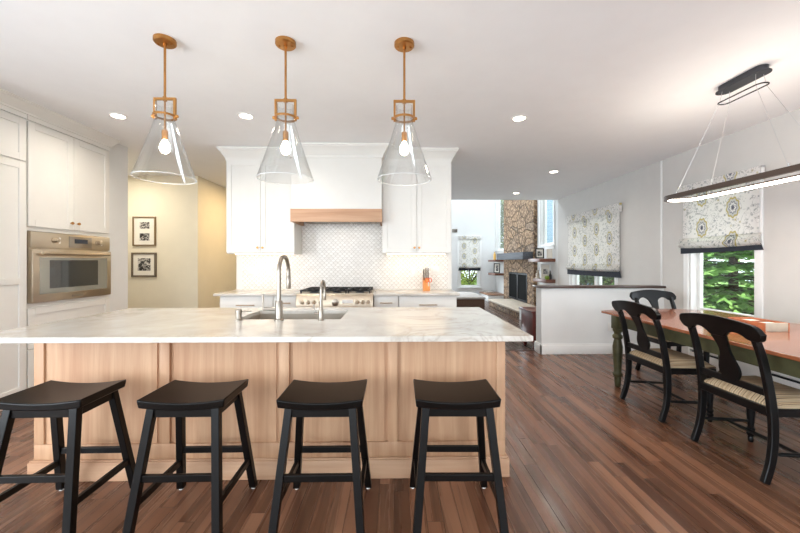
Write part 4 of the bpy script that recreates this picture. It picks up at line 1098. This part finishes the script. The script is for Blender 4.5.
bm = BM(); lathe(bm, [(.045, 0), (.045, .2), (.02, .225), (.016, .27), (.02, .28)], (0, 0, 0), 18); o = tag(obj('bottle', bm, M['candle'], None, 60), 'amber bottle on the upper shelf in the far corner', 'bottle'); o.location = (3.56, 12.5, 1.3605)
# wall grille on the far wall
t = thing('air_vent', 'small gray air vent high on the far wall', 'vent', (2.27, 13.2495, 2.45))
bm = BM(); box(bm, -.10, .10, -.012, 0, -.065, .065, .003); obj('vent_frame', bm, M['nickel'], t)
for k in range(5):
    bm = BM(); box(bm, -.085, .085, -.018, -.011, -.05+k*.022, -.04+k*.022); obj('slat', bm, M['darkgray'], t, 0)

# ------------------------------------------------------------ outdoors
bm = BM(); box(bm, RW+.3, 30, -6, 34, -.6, -.45); box(bm, -8, RW+.3, 13.7, 34, -.6, -.45); o = obj('lawn', bm, M['grass'], None, 0); o['kind'] = 'structure'
def foliage(name, pts, size, mat, parent, flat=.6):
    vs = []; fs = []
    for p, s in pts:
        a = random.uniform(0, 2*PI); tl = random.uniform(-flat, flat); l = size*s*random.uniform(.6, 1.3); w = l*random.uniform(.35, .6)
        d = Vector((math.cos(a), math.sin(a), tl-.25)).normalized(); q = d.cross(Vector((random.uniform(-.4, .4), random.uniform(-.4, .4), 1))).normalized()
        p = Vector(p); k = len(vs)
        vs += [p-d*l*.5, p+q*w*.5, p+d*l*.5, p-q*w*.5]; fs.append((k, k+1, k+2, k+3))
    me = bpy.data.meshes.new(name); me.from_pydata([tuple(v) for v in vs], [], fs); me.materials.append(mat)
    o = bpy.data.objects.new(name, me); COL.objects.link(o); o.parent = parent; return o
def fir(label, x, y, h, r, n):
    t = thing('fir_tree', label, 'tree', (x, y, -.45))
    bm = BM(); lathe(bm, [(.09, 0), (.07, h*.4), (.02, h)], (0, 0, 0), 10); obj('trunk', bm, M['bark'], t)
    bm = BM(); pts = []
    lev = int(h/.26)
    for k in range(lev):
        z = .25+k*(h-.3)/lev; rr = r*(1-z/h)**.8+.15
        for b in range(9):
            a = 2*PI*(b+random.random()*.8)/9+k*.7; ln = rr*random.uniform(.75, 1.1)
            tip = Vector((ln*math.cos(a), ln*math.sin(a), z-.10*ln+random.uniform(-.08, .08)))
            tube(bm, (0, 0, z), tip, .012, 5)
            for q in range(n):
                f = random.uniform(.2, 1.05); sp = (1.08-f)*.42*ln*.6+.05
                p = tip*f+Vector((0, 0, z*(1-f)))+Vector((random.gauss(0, sp*.6), random.gauss(0, sp*.6), random.gauss(-.01, .025)))
                pts.append((p, random.uniform(.6, 1.2)))
    obj('branches', bm, M['bark'], t, 0)
    foliage('needles', pts, .26, M['fir'], t, .25)
def bushy(label, nm, cat, x, y, h, r, n, mat, size=.13, trunk=True):
    t = thing(nm, label, cat, (x, y, -.45))
    bm = BM(); zc = h*.6 if trunk else h*.45
    lathe(bm, [(.11 if trunk else .04, 0), (.07 if trunk else .03, zc)], (0, 0, 0), 8)
    for k in range(7):
        a = 2*PI*k/7; tube(bm, (0, 0, zc*.6), (r*.5*math.cos(a), r*.5*math.sin(a), zc*1.2), .03, 6)
    obj('trunk' if trunk else 'stems', bm, M['bark'], t)
    cl = [(Vector((random.uniform(-.7, .7)*r, random.uniform(-.7, .7)*r, random.uniform(.12 if not trunk else .25, .92)*h)), random.uniform(.3, .5)*r) for _ in range(26)]
    pts = []
    for _ in range(n):
        c, cr = random.choice(cl); v = Vector((random.gauss(0, 1), random.gauss(0, 1), random.gauss(0, 1))).normalized()*cr*random.uniform(.6, 1)
        pts.append((c+v, random.uniform(.7, 1.2)))
    foliage('leaves', pts, size, mat, t)
fir('green fir tree filling the dining window', 6.9, 7.1, 5.2, 2.4, 90)
fir('green fir tree beyond the fir in the dining window', 11.7, 9.6, 6.4, 2.3, 60)
fir('green fir tree far back on the left in the dining window', 13.9, 15.6, 7.0, 2.3, 50)
bushy('leafy green shrub outside the window behind the half wall', 'shrub', 'shrub', 6.45, 10.6, 2.2, .62, 6000, M['shrub'], trunk=False)
bushy('bright yellow-green shrub outside the far family room window', 'shrub', 'shrub', 3.5, 16.4, 2.6, 1.3, 9000, M['maple'], trunk=False)
bushy('leafy green shrub by the blue sided house', 'shrub', 'shrub', 6.6, 12.2, 2.3, .66, 6000, M['shrub'], trunk=False)
bushy('green tree outside the tall window left of the chimney', 'leafy_tree', 'tree', 6.1, 20.5, 7.5, 1.8, 16000, M['shrub'], .22)
t = thing('neighbor_house', 'pale blue sided house seen through the tall window right of the chimney', 'house', (8.0, 14.4, -.45))
bm = BM(); box(bm, -2.6, 2.6, -1.2, 1.6, 0, 5.6); obj('siding_wall', bm, M['siding'], t, 0)
bm = BM(); prism(bm, [(-1.5, 5.6), (1.9, 5.6), (.2, 7.2)], -2.9, 2.9, 'YZ'); obj('roof', bm, M['darkgray'], t, 0)
for x in (-2.62, 2.55):
    bm = BM(); box(bm, x, x+.07, -1.22, -1.15, 0, 5.6); obj('corner_board', bm, M['trim'], t, 0)
